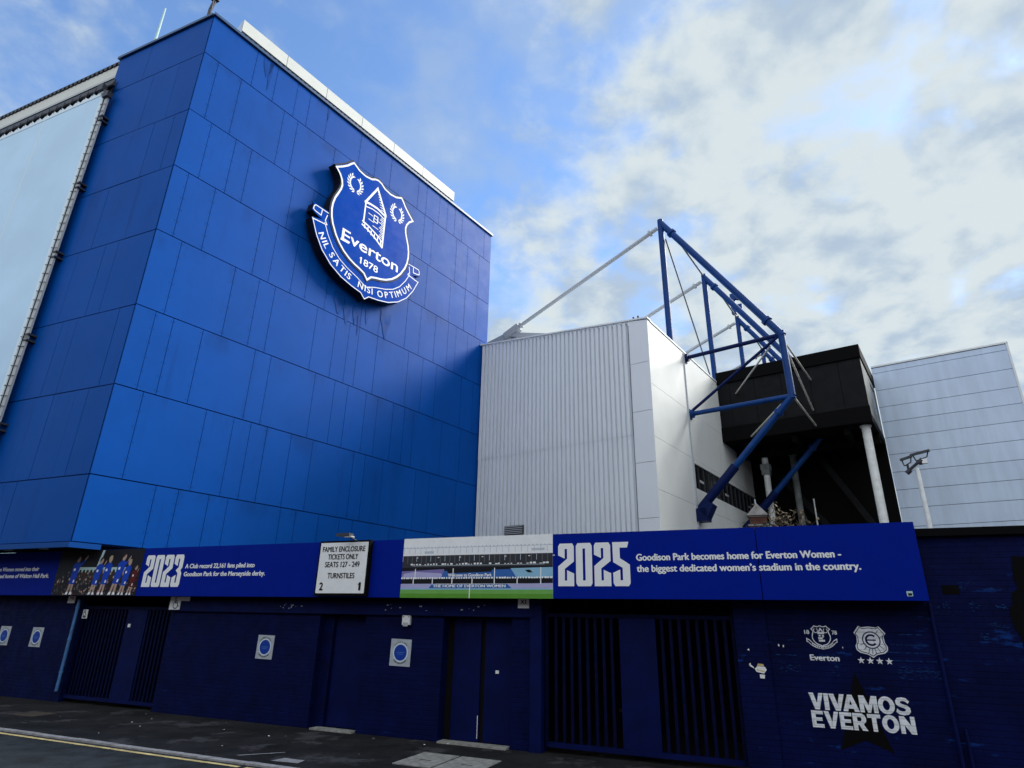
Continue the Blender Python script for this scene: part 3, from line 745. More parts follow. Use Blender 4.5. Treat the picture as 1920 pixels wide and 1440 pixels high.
# ------------------------------------------------------------------ black stand box
t = thing('black_stand', 'black clad upper box of a stand between the white wall and the pale blue wall', 'stadium stand', P(-5, 28.6, 0), ROT_P)
DE = -2.25
mb = MB(); mb.box(P, GE + .005, DE - .04, 28.66, 33.1, 10.06, 13.3); mb.build('core_wall', M['blackpaint'], t)
mb = MB(); xs = [GE + .004, -7.9, -6.75, -5.56, -4.35, -3.15, DE]
for a, b_ in zip(xs, xs[1:]):
    mb.box(P, a + .008, b_ - .008, 28.61, 28.655, 10.75, 12.95)
mb.build('front_cladding', M['blacklad'], t)
mb = MB().box(P, GE + .004, DE + .05, 28.52, 28.655, 12.96, 13.55); mb.box(P, DE - .039, DE + .05, 28.66, 33.1, 12.96, 13.55); mb.build('parapet', M['blackpaint'], t)
mb = MB().box(P, GE + .004, DE + .02, 28.56, 28.655, 10.05, 10.74); mb.box(P, DE - .039, DE + .02, 28.66, 33.1, 10.05, 10.4); mb.build('lower_fascia', M['blackpaint'], t)
mb = MB().box(P, DE - .039, DE, 28.66, 31.1, 10.41, 12.95).box(P, DE - .039, DE, 32.7, 33.1, 10.41, 12.95).box(P, DE - .039, DE, 31.1, 32.7, 10.41, 11.1).box(P, DE - .039, DE, 31.1, 32.7, 12.6, 12.95); sp_ = mb.build('side_cladding', M['columndim'], t)
MB().box(P, DE - .038, DE - .02, 31.11, 32.69, 11.11, 12.59).build('window', M['glass'], t)
MB().box(P, GE + .01, DE, 33.11, 33.3, 0, 10.3).build('back_wall', M['blackpaint'], t)
mb = MB()
for e in (-7.6, -5.5, -3.4): mb.box(P, e, e + .2, 28.9, 33.0, 9.7, 10.05)
mb.box(P, GE + .01, DE, 30.6, 30.85, 9.62, 10.05)
mb.build('soffit_beam', M['blackpaint'], t)
mb = MB(); beam(mb, P(-5.2, 32.6, 10.0), P(-2.9, 32.6, 5.6), .1, .14); beam(mb, P(-7.0, 32.8, 9.0), P(-4.6, 32.8, 5.6), .1, .14); mb.build('raker', M['blacklad'], t)
def column(e, b, r, lab, cap=False, z1=10.05, pm='colpaint'):
    t = thing('column', lab, 'column', P(e, b, 0), ROT_P, 'round columns under the black box')
    MB().tube(P(e, b, 0), P(e, b, z1 - .06), r, seg=20).build('shaft', M[pm], t)
    MB().tube(P(e, b, z1 - .06), P(e, b, z1), r * 1.3, seg=20).build('head', M[pm], t)
    if cap: MB().box(P, e - .21, e + .21, b - .21, b + .21, 9.02, 9.30).box(P, e - .18, e + .18, b - .18, b + .18, 8.78, 9.02).build('bracket_box', M['columndim'], t)
column(-2.58, 29.2, .17, 'clean white column under the right corner of the black box')
column(-7.24, 30.9, .145, 'white column with a box bracket near its top, beside the white wall', True)
column(-6.3, 32.6, .15, 'white column painted dim grey for the shade under the black box', pm='columndim')
tag(MB().tube(P(-5.62, 32.5, 0), P(-5.62, 32.5, 7.75), .035).build('pole', M['colpaint'], None, P(-5.62, 32.5, 0), ROT_P), 'thin white pole standing in the shade under the black box', 'pole')

# ------------------------------------------------------------------ pale blue stand wall
LB = 33.2; LR = 3.17
t = thing('pale_stand', 'pale blue windowless stand wall with long horizontal joints', 'stadium stand', P(0, LB, 0), ROT_P)
zj = [14.02, 13.73, 12.83, 11.97, 11.22, 10.44, 9.62, 8.78, 7.95, 7.12, 6.28, 5.4, 4.5, 3.6, 2.7, 1.8, 0]
mb = MB()
for za, zb in zip(zj, zj[1:]): mb.box(P, DE + .03, LR - .06, LB, LB + .05, zb + .011, za - .011)
mb.build('cladding', M['lightblue'], t)
MB().box(P, DE + .03, LR - .02, LB + .055, LB + 14, 0, 14.0).build('core_wall', M['joint'], t)
mb = MB().box(P, LR - .058, LR + .02, LB - .03, LB + .052, 0, 14.03); mb.box(P, DE + .03, LR + .03, LB - .035, LB + .4, 14.04, 14.12); mb.build('trim', M['trim'], t)
MB().box(P, LR - .018, LR + .02, LB + .056, LB + 14, 0, 14.03).build('side_cladding', M['lightblue'], t)

# ------------------------------------------------------------------ lamp post
lb = 20.0; le = -.74
t = thing('lamp_post', 'slim white post with two flat dark floodlights in front of pale blue wall', 'lamp post', P(le, lb, 0), ROT_P)
MB().tube(P(le, lb, 0), P(le, lb, 6.1), .085, .05).build('pole', M['colpaint'], t)
MB().tube(P(le - .24, lb, 6.02), P(le + .10, lb, 6.28), .04).tube(P(le - .26, lb, 5.98), P(le - .16, lb, 6.06), .065).tube(P(le + .05, lb, 6.22), P(le + .16, lb, 6.30), .07).build('cross_arm', M['dark_metal'], t)
for k, (dx, dz, db) in enumerate(((-.20, 6.28, -.05), (.14, 6.42, .1))):
    h = MB(); cx_ = le + dx
    s = .15 if k == 0 else .24
    h.prism([P(cx_ - s, lb + db - .12, dz + .04), P(cx_ + s, lb + db - .12, dz + .12), P(cx_ + s, lb + db + .25, dz + .17), P(cx_ - s, lb + db + .25, dz + .09)], Zv * .045)
    hd = h.build('lamp_head', M['dark_metal'], t)
    MB().path([P(cx_ - s * .7, lb + db, dz + .05), P(cx_ - s * .5, lb + db, dz - .10), P(cx_ + s * .6, lb + db, dz - .02), P(cx_ + s * .8, lb + db, dz + .12)], .016).tube(P(cx_, lb, dz - .06), P(cx_, lb, dz - .24), .03).build('yoke', M['dark_metal'], hd)
MB().box(P, le + .15, le + .27, lb - .06, lb + .06, 6.20, 6.32).build('sensor', M['sign_white'], t)

# ------------------------------------------------------------------ brick pier and shrubs behind the wall
t = thing('brick_pier', 'small red brick pier with a pointed stone cap behind the blue band', 'brick pier', S(-.38, 14, 0), ROT_S)
mb = MB()
for i, z in enumerate((0, 3.82, 4.02)):
    pass
mb.box(S, -.57, -.21, 13.85, 14.2, 0, 3.86).box(S, -.55, -.23, 13.87, 14.18, 3.90, 4.05); mb.build('shaft', M['brick'], t)
mb = MB().box(S, -.59, -.19, 13.83, 14.22, 3.862, 3.898).box(S, -.57, -.21, 13.85, 14.2, 4.052, 4.08).build('string_course', M['cap'], t)
mb = MB(); a = [S(-.60, 13.82, 4.082), S(-.18, 13.82, 4.082), S(-.18, 14.23, 4.082), S(-.60, 14.23, 4.082)]; ap = S(-.39, 14.02, 4.36)
mb.mesh(a + [ap], [(0, 1, 2, 3), (0, 1, 4), (1, 2, 4), (2, 3, 4), (3, 0, 4)]); mb.build('cap', M['cap'], t)
def shrub(u, n_, z0, hgt, spread, lab, leaf, nb=9, nl=70, cat='shrub', nm='bare_shrub', lo=.55):
    t = thing(nm, lab, cat, S(u, n_, 0), ROT_S)
    st = MB(); lf = MB(); tips = []
    st.tube(S(u, n_, 0), S(u, n_, z0), .05, .03)
    for i in range(nb):
        a = random.uniform(-1, 1); p = Vector(S(u + random.uniform(-.1, .1), n_ + random.uniform(-.1, .1), z0 * .92)); d = (U * a * spread + N * random.uniform(-.5, .5) * spread + Zv * hgt)
        for k in range(5):
            q = p + d / 5 + Vector((random.uniform(-1, 1), random.uniform(-1, 1), random.uniform(-.6, .6))) * .09
            st.tube(p, q, .012 - .0018 * k, .0105 - .0018 * k, seg=5); p = q; tips.append((k / 5, q))
            if k > 1:
                qq = q + Vector((random.uniform(-1, 1), random.uniform(-1, 1), random.uniform(-.2, 1))) * .17; st.tube(q, qq, .006, .004, seg=4); tips.append((k / 5, qq))
    st.build('branch', M['twig'], t)
    for i in range(nl):
        k, p = random.choice(tips)
        q = p + Vector((random.uniform(-1, 1), random.uniform(-1, 1), random.uniform(-1, 1))) * .07
        a, b_ = [Vector((random.uniform(-1, 1), random.uniform(-1, 1), random.uniform(-1, 1))).normalized() * random.uniform(.03, .06) for _ in (0, 1)]
        lf.face([q - a, q - b_ * .6, q + a, q + b_ * .6])
    if nl: lf.build('foliage', leaf, t)
shrub(.08, 14.2, 3.65, .72, .40, 'dry brown leaved shrub just right of the brick pier', M['dryleaf'], 14, 320)
shrub(-.85, 14.3, 3.55, .35, .55, 'thin bare creeper with few leaves left of the brick pier', M['ivy'], 8, 60)
shrub(.75, 14.8, 3.6, .35, .45, 'low grey twiggy shrub behind the band, far right of the brick pier', M['ivy'], 9, 90)
shrub(-.38, 13.72, 3.6, .42, .42, 'dark ivy wrapped round the brick pier', M['ivy'], 14, 300, 'ivy', 'ivy')

# ------------------------------------------------------------------ turnstile building along the street
NW = 10.42; ZB = 2.28
t = thing('turnstile_building', 'low dark navy brick turnstile building along the pavement', 'turnstile block', S(-8, NW, 0), ROT_S)
TB = t
mb = MB()
for a, b_ in ((-34, -15.62), (-12.6, -8.5), (-7.42, -5.75), (-4.42, -4.061)):
    mb.box(S, a, b_, NW, NW + .3, 0, 1.97)
    mb.box(S, a, b_, NW, NW + .3, 1.97, ZB) if a < -13 else None
mb.box(S, -12.6, -4.061, NW, NW + .3, 1.972, ZB)
mb.box(S, -34, -15.0, NW, NW + .3, ZB + .002, 3.2).box(S, -15.0, 1.74, NW, NW + .3, ZB + .002, 3.2)
mb.build('wall', M['navy'], t)
mb = MB().box(S, -.8, 1.74, NW, NW + .3, 0, ZB).box(S, -.8, -.36, NW - .035, NW - .001, 0, ZB - .01); mb.build('end_wall', M['navy_worn'], t, label='scuffed navy end wall with painted crests')
MB().box(S, -12.6, -4.0, NW - .07, NW - .001, 1.985, 2.22).build('lintel', M['navy_door'], t)
MB().box(S, -4.06, -3.86, NW - .06, NW + .3, 0, ZB).build('pilaster', M['navy_door'], t)
MB().box(S, -34, 1.74, NW + .3, 13.4, 3.08, 3.18).build('roof', M['dark_metal'], t)
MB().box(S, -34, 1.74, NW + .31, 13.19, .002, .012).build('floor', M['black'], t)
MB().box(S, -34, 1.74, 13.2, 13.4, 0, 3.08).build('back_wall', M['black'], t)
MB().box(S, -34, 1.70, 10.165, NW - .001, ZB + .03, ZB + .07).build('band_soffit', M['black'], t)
# doors
d1 = MB().box(S, -8.24, -7.46, NW + .20, NW + .24, 0.03, 1.95).build('door', M['navy_door'], t)
MB().box(S, -8.5, -8.26, NW + .14, NW + .28, 0, 1.97).box(S, -8.24, -7.44, NW + .245, NW + .28, 0, 1.97).build('frame', M['navy'], d1)
d2 = MB().box(S, -5.60, -5.07, NW + .16, NW + .20, 0.03, 1.95).build('door', M['navy_door'], t)
MB().tube(S(-5.085, NW + .155, .08), S(-5.085, NW + .155, .42), .006).build('door_edge', M['sign_white'], d2)
d3 = MB().box(S, -4.98, -4.44, NW + .16, NW + .20, 0.03, 1.95).build('door', M['navy_door'], t)
MB().box(S, -4.77, -4.71, NW + .145, NW + .158, 1.08, 1.13).build('lock_plate', M['sign_white'], d3)
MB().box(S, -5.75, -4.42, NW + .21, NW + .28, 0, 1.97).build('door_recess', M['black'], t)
for a, b_ in ((-8.36, -7.44), (-5.70, -4.44)): MB().box(S, a, b_, NW - .10, NW + .12, 0.0, .028).build('threshold', M['concrete'], t)
# pale chips on the lintel
mb = MB()
for i in range(26):
    u = random.choice((-9.3, -9.1, -6.9, -6.0, -5.2)) + random.gauss(0, .12); z = 2.05 + random.uniform(0, .12); s = random.uniform(.006, .02)
    mb.rect(u, u + s * random.uniform(1, 3), z, z + s, lambda x, y, o: S(x, NW - .07 - o, y), .002)
mb.build('paint_chip', M['signgrey'], t)

# painted marks on the end wall
def wm(x, y, off): return S(x, NW - .002 - off, y)
def wmp(x, y, off): return S(x, NW - .037 - off, y)
mb = MB()
def star(cx_, cy_, r, rot=0.0, k=.40):
    return [(cx_ + (r if i % 2 == 0 else r * k) * math.sin(rot + i * math.pi / 5), cy_ + (r if i % 2 == 0 else r * k) * math.cos(rot + i * math.pi / 5)) for i in range(10)]
mb.poly([(.70, 1.36), (.80, 1.07), (1.06, 1.06), (.86, .86), (1.02, .41), (.71, .54), (.39, .40), (.55, .86), (.34, 1.05), (.61, 1.08)], wm, .001)
mb.build('painted_star', M['blackpaint'], t, label='large black star behind the VIVAMOS lettering')
# heavy grotesque capitals as strokes and polygons in a unit cell (0..1 by 0..1)
def cap_letter(mb, ch, x, y, wd, h, mf, off):
    q = .27
    def pl(pts): mb.poly([(x + px * wd, y + py * h) for px, py in pts], mf, off)
    def bowl(n=20, q2=.30):
        for i in range(n):
            a, b_ = 2 * math.pi * i / n, 2 * math.pi * (i + 1) / n
            pts = [(.5 + .5 * math.cos(a), .5 + .52 * math.sin(a)), (.5 + .5 * math.cos(b_), .5 + .52 * math.sin(b_)), (.5 + .21 * math.cos(b_), .5 + .29 * math.sin(b_)), (.5 + .21 * math.cos(a), .5 + .29 * math.sin(a))]
            pl(pts)
    if ch == 'V': pl([(0, 1), (.33, 1), (.52, .38), (.70, 1), (1, 1), (.66, 0), (.35, 0)])
    if ch == 'I': pl([(0, 0), (1, 0), (1, 1), (0, 1)])
    if ch == 'A':
        pl([(0, 0), (.30, 0), (.50, .68), (.50, 1), (.36, 1)]); pl([(.50, .68), (.70, 0), (1, 0), (.64, 1), (.50, 1)]); pl([(.30, .17), (.70, .17), (.62, .40), (.38, .40)])
    if ch == 'M': pl([(0, 0), (.24, 0), (.24, .55), (.42, 0), (.58, 0), (.76, .55), (.76, 0), (1, 0), (1, 1), (.70, 1), (.50, .42), (.30, 1), (0, 1)])
    if ch == 'N': pl([(0, 0), (.29, 0), (.29, .50), (.66, 0), (1, 0), (1, 1), (.71, 1), (.71, .48), (.32, 1), (0, 1)])
    if ch == 'E': pl([(0, 0), (1, 0), (1, .21), (.36, .21), (.36, .40), (.90, .40), (.90, .60), (.36, .60), (.36, .79), (1, .79), (1, 1), (0, 1)])
    if ch == 'T': pl([(.33, 0), (.67, 0), (.67, .78), (1, .78), (1, 1), (0, 1), (0, .78), (.33, .78)])
    if ch == 'O': bowl()
    if ch == 'R':
        pl([(0, 0), (.32, 0), (.32, .32), (.42, .32), (.62, 0), (1, 0), (.74, .37), (.94, .52), (.97, .70), (.90, .88), (.70, 1), (0, 1), (0, .78), (.58, .78), (.64, .68), (.58, .54), (.32, .54), (.32, .72), (0, .72)])
        pl([(0, .70), (.32, .70), (.32, .80), (0, .80)])
    if ch == 'S':
        pl([(.98, .80), (.78, .98), (.50, 1.02), (.20, .97), (.04, .80), (.06, .60), (.24, .47), (.56, .40), (.68, .32), (.62, .22), (.44, .20), (.24, .24), (.10, .36), (0, .16), (.20, .02), (.50, -.02), (.82, .04), (.98, .20), (.97, .42), (.80, .55), (.46, .63), (.34, .70), (.40, .79), (.56, .81), (.72, .77), (.86, .66)])
mb = MB()
def word(mb, s, widths, x, y, h, mf, off, gap):
    for i, (ch, wd) in enumerate(zip(s, widths)):
        cap_letter(mb, ch, x, y, wd, h, mf, off); x += wd + gap - (.038 if s[i:i + 2] in ('VA', 'AV') else 0)
word(mb, 'VIVAMOS', (.18, .058, .19, .20, .215, .195, .172), .085, .872, .205, wm, .004, .006)
word(mb, 'EVERTON', (.145, .18, .145, .165, .155, .195, .175), .088, .652, .205, wm, .004, .011)
mb.build('painted_lettering', M['wallpaint_white'], t)
# painted club crest
def crest_small(mb, cx_, cy_, s, mf, off):
    k = s / 4.6
    f = lambda x, y: (cx_ + x * k, cy_ + (y - 16.0) * k)
    mb.stroke([f(x, y) for x, y in shield], .012, mf, off, True)
    for xx in (-1.08, 1.08):
        mb.stroke([f(xx + .45 * math.cos(R(a)), 17.25 + .5 * math.sin(R(a))) for a in range(120, 421, 30)], .009, mf, off)
    mb.poly([f(-.7, 16.8), f(0, 18.0), f(.7, 16.8), f(.35, 16.8), f(0, 17.4), f(-.35, 16.8)], mf, off)
    for y0, y1, x0, x1 in ((16.9, 16.45, -.75, .75), (16.3, 15.9, -.55, -.1), (16.3, 15.7, .2, .6), (15.75, 15.3, -.7, .3), (15.2, 14.75, -.65, .7)): mb.poly([f(x0, y0), f(x1, y0), f(x1, y1), f(x0, y1)], mf, off)
    arc = lambda r, a0, a1, n: [(r * math.sin(a0 + (a1 - a0) * i / n), 16.4 - r * math.cos(a0 + (a1 - a0) * i / n) * .92) for i in range(n + 1)]
    a_, b_ = arc(3.0, R(-58), R(58), 14), arc(3.55, R(-56), R(56), 14)
    mb.stroke([f(*p) for p in a_], .009, mf, off); mb.stroke([f(*p) for p in b_], .009, mf, off)
    for s_ in (-1, 1): mb.stroke([f(s_ * 2.55, 14.95), f(s_ * 3.3, 15.4), f(s_ * 3.3, 14.7), f(s_ * 2.95, 14.6)], .012, mf, off); mb.stroke([f(s_ * .12, 13.55), f(s_ * .12, 13.0)], .009, mf, off)
    for i in range(13):
        a = R(-44 + i * 7.3)
        if abs(i - 6) > 0: mb.poly([f(x, y) for x, y in ((3.14 * math.sin(a), 16.4 - 3.14 * .92 * math.cos(a)), (3.14 * math.sin(a + .07), 16.4 - 3.14 * .92 * math.cos(a + .07)), (3.4 * math.sin(a + .07), 16.4 - 3.4 * .92 * math.cos(a + .07)), (3.4 * math.sin(a), 16.4 - 3.4 * .92 * math.cos(a)))], mf, off)
mb = MB(); crest_small(mb, .355, 1.81, .268, wm, .004)
text(mb, '18', wm, .145, 1.835, .06, .05, .004, .003); text(mb, '78', wm, .50, 1.835, .06, .05, .004, .003)
text(mb, 'Everton', wm, .175, 1.492, .365, .072, .004, .005)
mb.build('painted_crest', M['wallpaint_white'], t, label='painted crest with a tower and the word Everton under it')
mb = MB()
f2 = lambda pts: [(.965 + x, 1.765 + y) for x, y in pts]
def ring(mb, c, r0, r1, a0, a1, n, mf, off, sy=1.0):
    for i in range(n):
        a, b_ = a0 + (a1 - a0) * i / n, a0 + (a1 - a0) * (i + 1) / n
        mb.poly([(c[0] + r1 * math.cos(a), c[1] + r1 * sy * math.sin(a)), (c[0] + r1 * math.cos(b_), c[1] + r1 * sy * math.sin(b_)), (c[0] + r0 * math.cos(b_), c[1] + r0 * sy * math.sin(b_)), (c[0] + r0 * math.cos(a), c[1] + r0 * sy * math.sin(a))], mf, off)
sh2h = [(0, .185), (.09, .172), (.125, .192), (.195, .10), (.165, .06), (.17, -.02), (.195, -.07), (.19, -.12), (.15, -.155), (.06, -.175), (0, -.215)]
sh2 = sym(sh2h)
mb.poly(f2(sh2), wm, .004)
fill = mb.build('painted_shield', M['wallpaint_white'], t, label='painted shield with a round letter E and four stars below')
mb = MB(); mb.stroke(f2(shrink(sh2, .90, (0, 0))), .009, wm, .006, True)
ring(mb, (.975, 1.775), .098, .112, 0, 2 * math.pi, 28, wm, .006)
ring(mb, (.975, 1.775), .052, .076, R(45), R(318), 20, wm, .006); mb.rect(.915, 1.03, 1.766, 1.784, wm, .006)
for a in (20, 52, 205, 230, 252, 268, 284, 302, 322): 
    c, s = math.cos(R(a)), math.sin(R(a)); r1 = .165 if a < 180 else .155 + .02 * (a > 240)
    mb.stroke([(.975 + .112 * c, 1.775 + .112 * s), (.972 + r1 * c, 1.772 + r1 * s)], .007, wm, .006)
mb.build('shield_line', M['navy_door'], fill)
mb = MB()
for i in range(4): mb.poly(star(.81 + i * .112, 1.512, .047), wm, .004)
mb.build('star_row', M['wallpaint_white'], fill)
# worn strips of paler blue paint and white flecks
mb = MB()
for (u, z, w_, h) in ((-.25, 1.33, .28, .13), (.42, 1.30, .10, .13), (1.22, 1.30, .50, .16), (1.25, 1.40, .48, .012), (1.15, 1.62, .5, .008), (1.18, 1.52, .52, .008), (1.2, 1.72, .45, .006), (1.3, 1.85, .3, .006), (-.28, 1.54, .28, .01), (-.1, 1.74, .08, .01)):
    n_ = int(max(6, w_ * 60 * max(1, h * 12)))
    for i in range(n_):
        a, z_ = u + random.random() * w_, z + random.random() * h; s = random.uniform(.008, .05)
        mb.rect(a, min(u + w_, a + s), z_, z_ + random.uniform(.002, .007), wm, .0016 + random.random() * .0006)
mb.build('worn_paint', M['worn'], t)
mb = MB()
for (x, y, s) in ((-.23, 1.66, .02), (-.17, 1.65, .02), (.60, 1.66, .012)): mb.poly([(x, y), (x + s * .9, y - s * .2), (x + s, y + s * 1.1), (x + s * .3, y + s * 1.6)], wm, .004)
mb.build('paint_fleck', M['wallpaint_white'], t)
# torn stickers on the pier
t2 = thing('sticker', 'torn white and yellow stickers on the navy pier by the gate', 'sticker', S(-.5, NW - .04, 1.35), ROT_S)
mb = MB(); mb.poly([(-.56, 1.31), (-.46, 1.29), (-.42, 1.34), (-.44, 1.38), (-.54, 1.385), (-.58, 1.35)], wmp, .002); mb.poly([(-.52, 1.23), (-.46, 1.225), (-.45, 1.275), (-.52, 1.28)], wmp, .002); mb.poly([(-.64, 1.38), (-.585, 1.35), (-.595, 1.375), (-.625, 1.40), (-.63, 1.425), (-.65, 1.41)], wmp, .002); mb.poly([(-.655, 1.60), (-.625, 1.585), (-.63, 1.62)], wmp, .002)
mb.build('paper', M['sign_white'], t2)
MB().poly([(-.545, 1.387), (-.45, 1.385), (-.455, 1.415), (-.53, 1.42)], wmp, .002).poly([(-.555, 1.33), (-.455, 1.31), (-.452, 1.325), (-.55, 1.345)], wmp, .004).build('print', M['yellow'], t2)

# tall wall on the right
t = thing('brick_wall', 'tall dark navy brick wall with black coping at the street end', 'wall', S(4, NW, 0), ROT_S)
MB().box(S, 1.76, 14, NW + .08, NW + .4, 0, 3.15).build('brickwork', M['navy_worn'], t)
MB().box(S, 1.745, 14, NW + .0, NW + .45, 3.152, 3.26).build('coping', M['blackpaint'], t)
def rm(x, y, off): return S(x, NW + .079 - off, y)
mb = MB(); mb.poly([(3.55, 2.45), (3.45, 2.62), (3.42, 2.82), (3.25, 2.90), (2.93, 2.86), (2.83, 2.88), (2.78, 2.6), (2.80, 2.45), (2.72, 2.40), (2.70, 2.25), (2.66, 2.22), (2.64, 2.1), (2.66, 1.95), (2.70, 1.88), (2.70, 1.6), (2.73, 1.50), (3.6, 1.45), (3.62, 1.9), (3.75, 2.1), (3.7, 2.35)], rm, .004)
mb.build('painted_silhouette', M['blackpaint'], t, label='black painted silhouette running off the edge of the wall')
mb = MB()
for (u, z, s) in ((2.25, 2.24, .10), (2.58, 2.22, .05), (2.45, 2.0, .05), (2.3, 1.85, .05), (1.95, 2.2, .15), (2.5, 2.45, .03), (2.2, 2.5, .1), (2.7, 1.2, .08)):
    for i in range(16):
        a, z_ = u + random.gauss(0, s * .5), z + random.gauss(0, s * .3); k = random.uniform(.006, .03); mb.rect(a, a + k, z_, z_ + random.uniform(.003, .01), rm, .003 + random.random() * .0006)
mb.build('worn_paint', M['worn'], t)
MB().rect(1.95, 2.15, 2.38, 2.5, rm, .003).build('vent_brick', M['blackpaint'], t)
mb = MB().tube(S(1.745, NW - .03, 0), S(1.745, NW - .03, 2.27), .022).tube(S(1.86, NW + .04, 0), S(1.86, NW + .04, .75), .02)
tag(mb.build('corner_pipe', M['navy_door'], None, S(1.745, NW, 0), ROT_S), 'thin blue pipe running down the corner right of the painted lettering', 'pipe')
mb = MB().tube(S(-15.69, NW - .05, .22), S(-15.69, NW - .05, 2.2), .035)
for z in (.6, 1.3, 2.0): mb.tube(S(-15.69, NW - .05, z), S(-15.69, NW - .05, z + .04), .045)
tag(mb.build('drainpipe', M['pipe'], None, S(-15.69, NW, 0), ROT_S), 'pale blue drainpipe left of the barred gate under the players photo', 'drainpipe')

# ------------------------------------------------------------------ barred gates
def gate(u0, u1, panel, lab, step):
    t = thing('steel_gate', lab, 'gate', S((u0 + u1) / 2, NW + .1, 0), ROT_S, 'barred navy steel gates')
    nn = NW + .10
    MB().box(S, u0 + .01, u0 + .06, nn - .03, nn + .03, .08, 2.25).box(S, u1 - .06, u1 - .01, nn - .03, nn + .03, .08, 2.25).box(S, u0 + .06, u1 - .06, nn - .03, nn + .03, 2.0, 2.06).build('frame', M['navy_steel'], t)
    MB().box(S, u0 + .06, u1 - .06, nn - .035, nn + .035, .08, .15).build('bottom_rail', M['navy_door'], t)
    MB().box(S, panel[0], panel[1], nn - .02, nn + .02, .152, 1.998).build('panel', M['navy_door'], t)
    u = u0 + .06 + step
    while u < u1 - .07:
        if not (panel[0] - .03 < u < panel[1] + .03): MB().box(S, u - .024, u + .024, nn - .018, nn + .018, .152, 1.998).build('bar', M['navy_steel'], t)
        u += step
    return t
gl = gate(-15.62, -12.6, (-14.08, -13.44), 'barred navy gate between the drainpipe and the long brick wall', .115)
gr = gate(-3.85, -.8, (-2.58, -2.0), 'barred navy gate under the 2025 lettering', .135)
MB().box(S, -13.98, -13.90, NW + .065, NW + .079, 1.62, 1.69).build('lock_plate', M['sign_white'], gl)
tag(MB().box(S, -3.1, -2.7, 12.4, 12.5, .42, .47).build('plank', M['brownpatch'], None, S(-3, 12.4, .42), ROT_S), 'short brown plank lying in the dark behind the barred gate', 'plank')

# ------------------------------------------------------------------ fascia sign band
BF = 10.08; Z0, Z1 = 2.28, 3.31
t = thing('fascia_sign', 'long royal blue sign band with years and white writing over the turnstiles', 'sign band', S(-8, BF, Z0), ROT_S)
def bm(x, y, off): return S(x, BF - off, y)
MB().box(S, -34, -16.352, BF, BF + .08, Z0, Z1).build('panel', M['band'], t)
MB().box(S, -16.35, -6.502, BF, BF + .08, Z0, Z1).build('panel', M['band'], t)
MB().box(S, -6.5, -.352, BF, BF + .08, Z0, Z1).build('panel', M['band'], t)
MB().box(S, -.340, 1.705, BF, BF + .08, Z0, Z1).build('panel', M['band'], t)
MB().box(S, 1.62, 1.70, BF + .082, NW - .002, Z0, Z1).build('end_cap', M['band'], t)
MB().box(S, -15, 1.60, BF + .082, NW - .002, Z1 - .12, Z1 - .02).build('top_cover', M['dark_metal'], t)
D2 = [(0, 0), (1, 0), (1, .29), (.56, .37), (.56, .13), (.42, .13), (.42, .40), (1, .57), (1, .93), (.90, 1), (.10, 1), (0, .93), (0, .72), (.42, .64), (.42, .87), (.57, .87), (.57, .64), (0, .46)]
D3 = [(0, .72), (0, .93), (.10, 1), (.90, 1), (1, .93), (1, .60), (.84, .51), (1, .42), (1, .07), (.90, 0), (.10, 0), (0, .07), (0, .29), (.42, .37), (.42, .13), (.57, .13), (.57, .42), (.30, .51), (.57, .60), (.57, .87), (.42, .87), (.42, .64)]
D5 = [(0, 1), (.97, 1), (.88, .87), (.43, .87), (.43, .63), (1, .48), (1, .07), (.90, 0), (.10, 0), (0, .07), (0, .30), (.42, .37), (.42, .13), (.57, .13), (.57, .41), (.02, .54)]
def digits(s, x0, x1, y0, y1):
    mb = MB(); n = len(s); gap = .035; wd = (x1 - x0 - gap * (n - 1)) / n; h = y1 - y0
    for i, ch in enumerate(s):
        xx = x0 + i * (wd + gap)
        q = lambda pts: [(xx + px * wd, y0 + py * h) for px, py in pts]
        if ch == '0':
            o = q([(.10, 0), (.90, 0), (1, .07), (1, .93), (.90, 1), (.10, 1), (0, .93), (0, .07)]); i_ = q([(.42, .13), (.58, .13), (.58, .13), (.58, .87), (.58, .87), (.42, .87), (.42, .87), (.42, .13)])
            for k in range(8):
                j = (k + 1) % 8; pts = [o[k], o[j], i_[j], i_[k]]
                if i_[j] == i_[k]: pts = pts[:3]
                mb.poly(pts, bm, .004)
        else: mb.poly(q({'2': D2, '3': D3, '5': D5}[ch]), bm, .004)
    return mb
digits('2023', -13.30, -12.13, 2.47, 3.15).build('year_number', M['white'], t)
digits('2025', -3.46, -2.26, 2.47, 3.15).build('year_number', M['white'], t)
mb = MB(); text(mb, 'A Club record 22,161 fans piled into', bm, -12.04, 2.855, 1.97, .088, .004, .006); text(mb, 'Goodison Park for the Merseyside derby.', bm, -12.04, 2.690, 2.28, .088, .004, .006); mb.build('lettering', M['white'], t)
mb = MB(); text(mb, 'Goodison Park becomes home for Everton Women -', bm, -2.15, 2.855, 2.90, .098, .004, .006); text(mb, 'the biggest dedicated women\u2019s stadium in the country.', bm, -2.15, 2.685, 3.12, .098, .004, .006); mb.build('lettering', M['white'], t)
mb = MB(); text(mb, 'Everton Women moved into their', bm, -17.07, 2.855, 1.95, .092, .004, .006, align='r'); text(mb, 'dedicated home of Walton Hall Park.', bm, -16.62, 2.690, 2.4, .092, .004, .006, align='r'); mb.build('lettering', M['white'], t)
mb = MB().rect(1.46, 1.53, 2.335, 2.40, bm, .004); bd = mb.build('badge', M['pmint'], t); MB().rect(1.475, 1.52, 2.345, 2.375, bm, .007).build('symbol', M['ink'], bd)
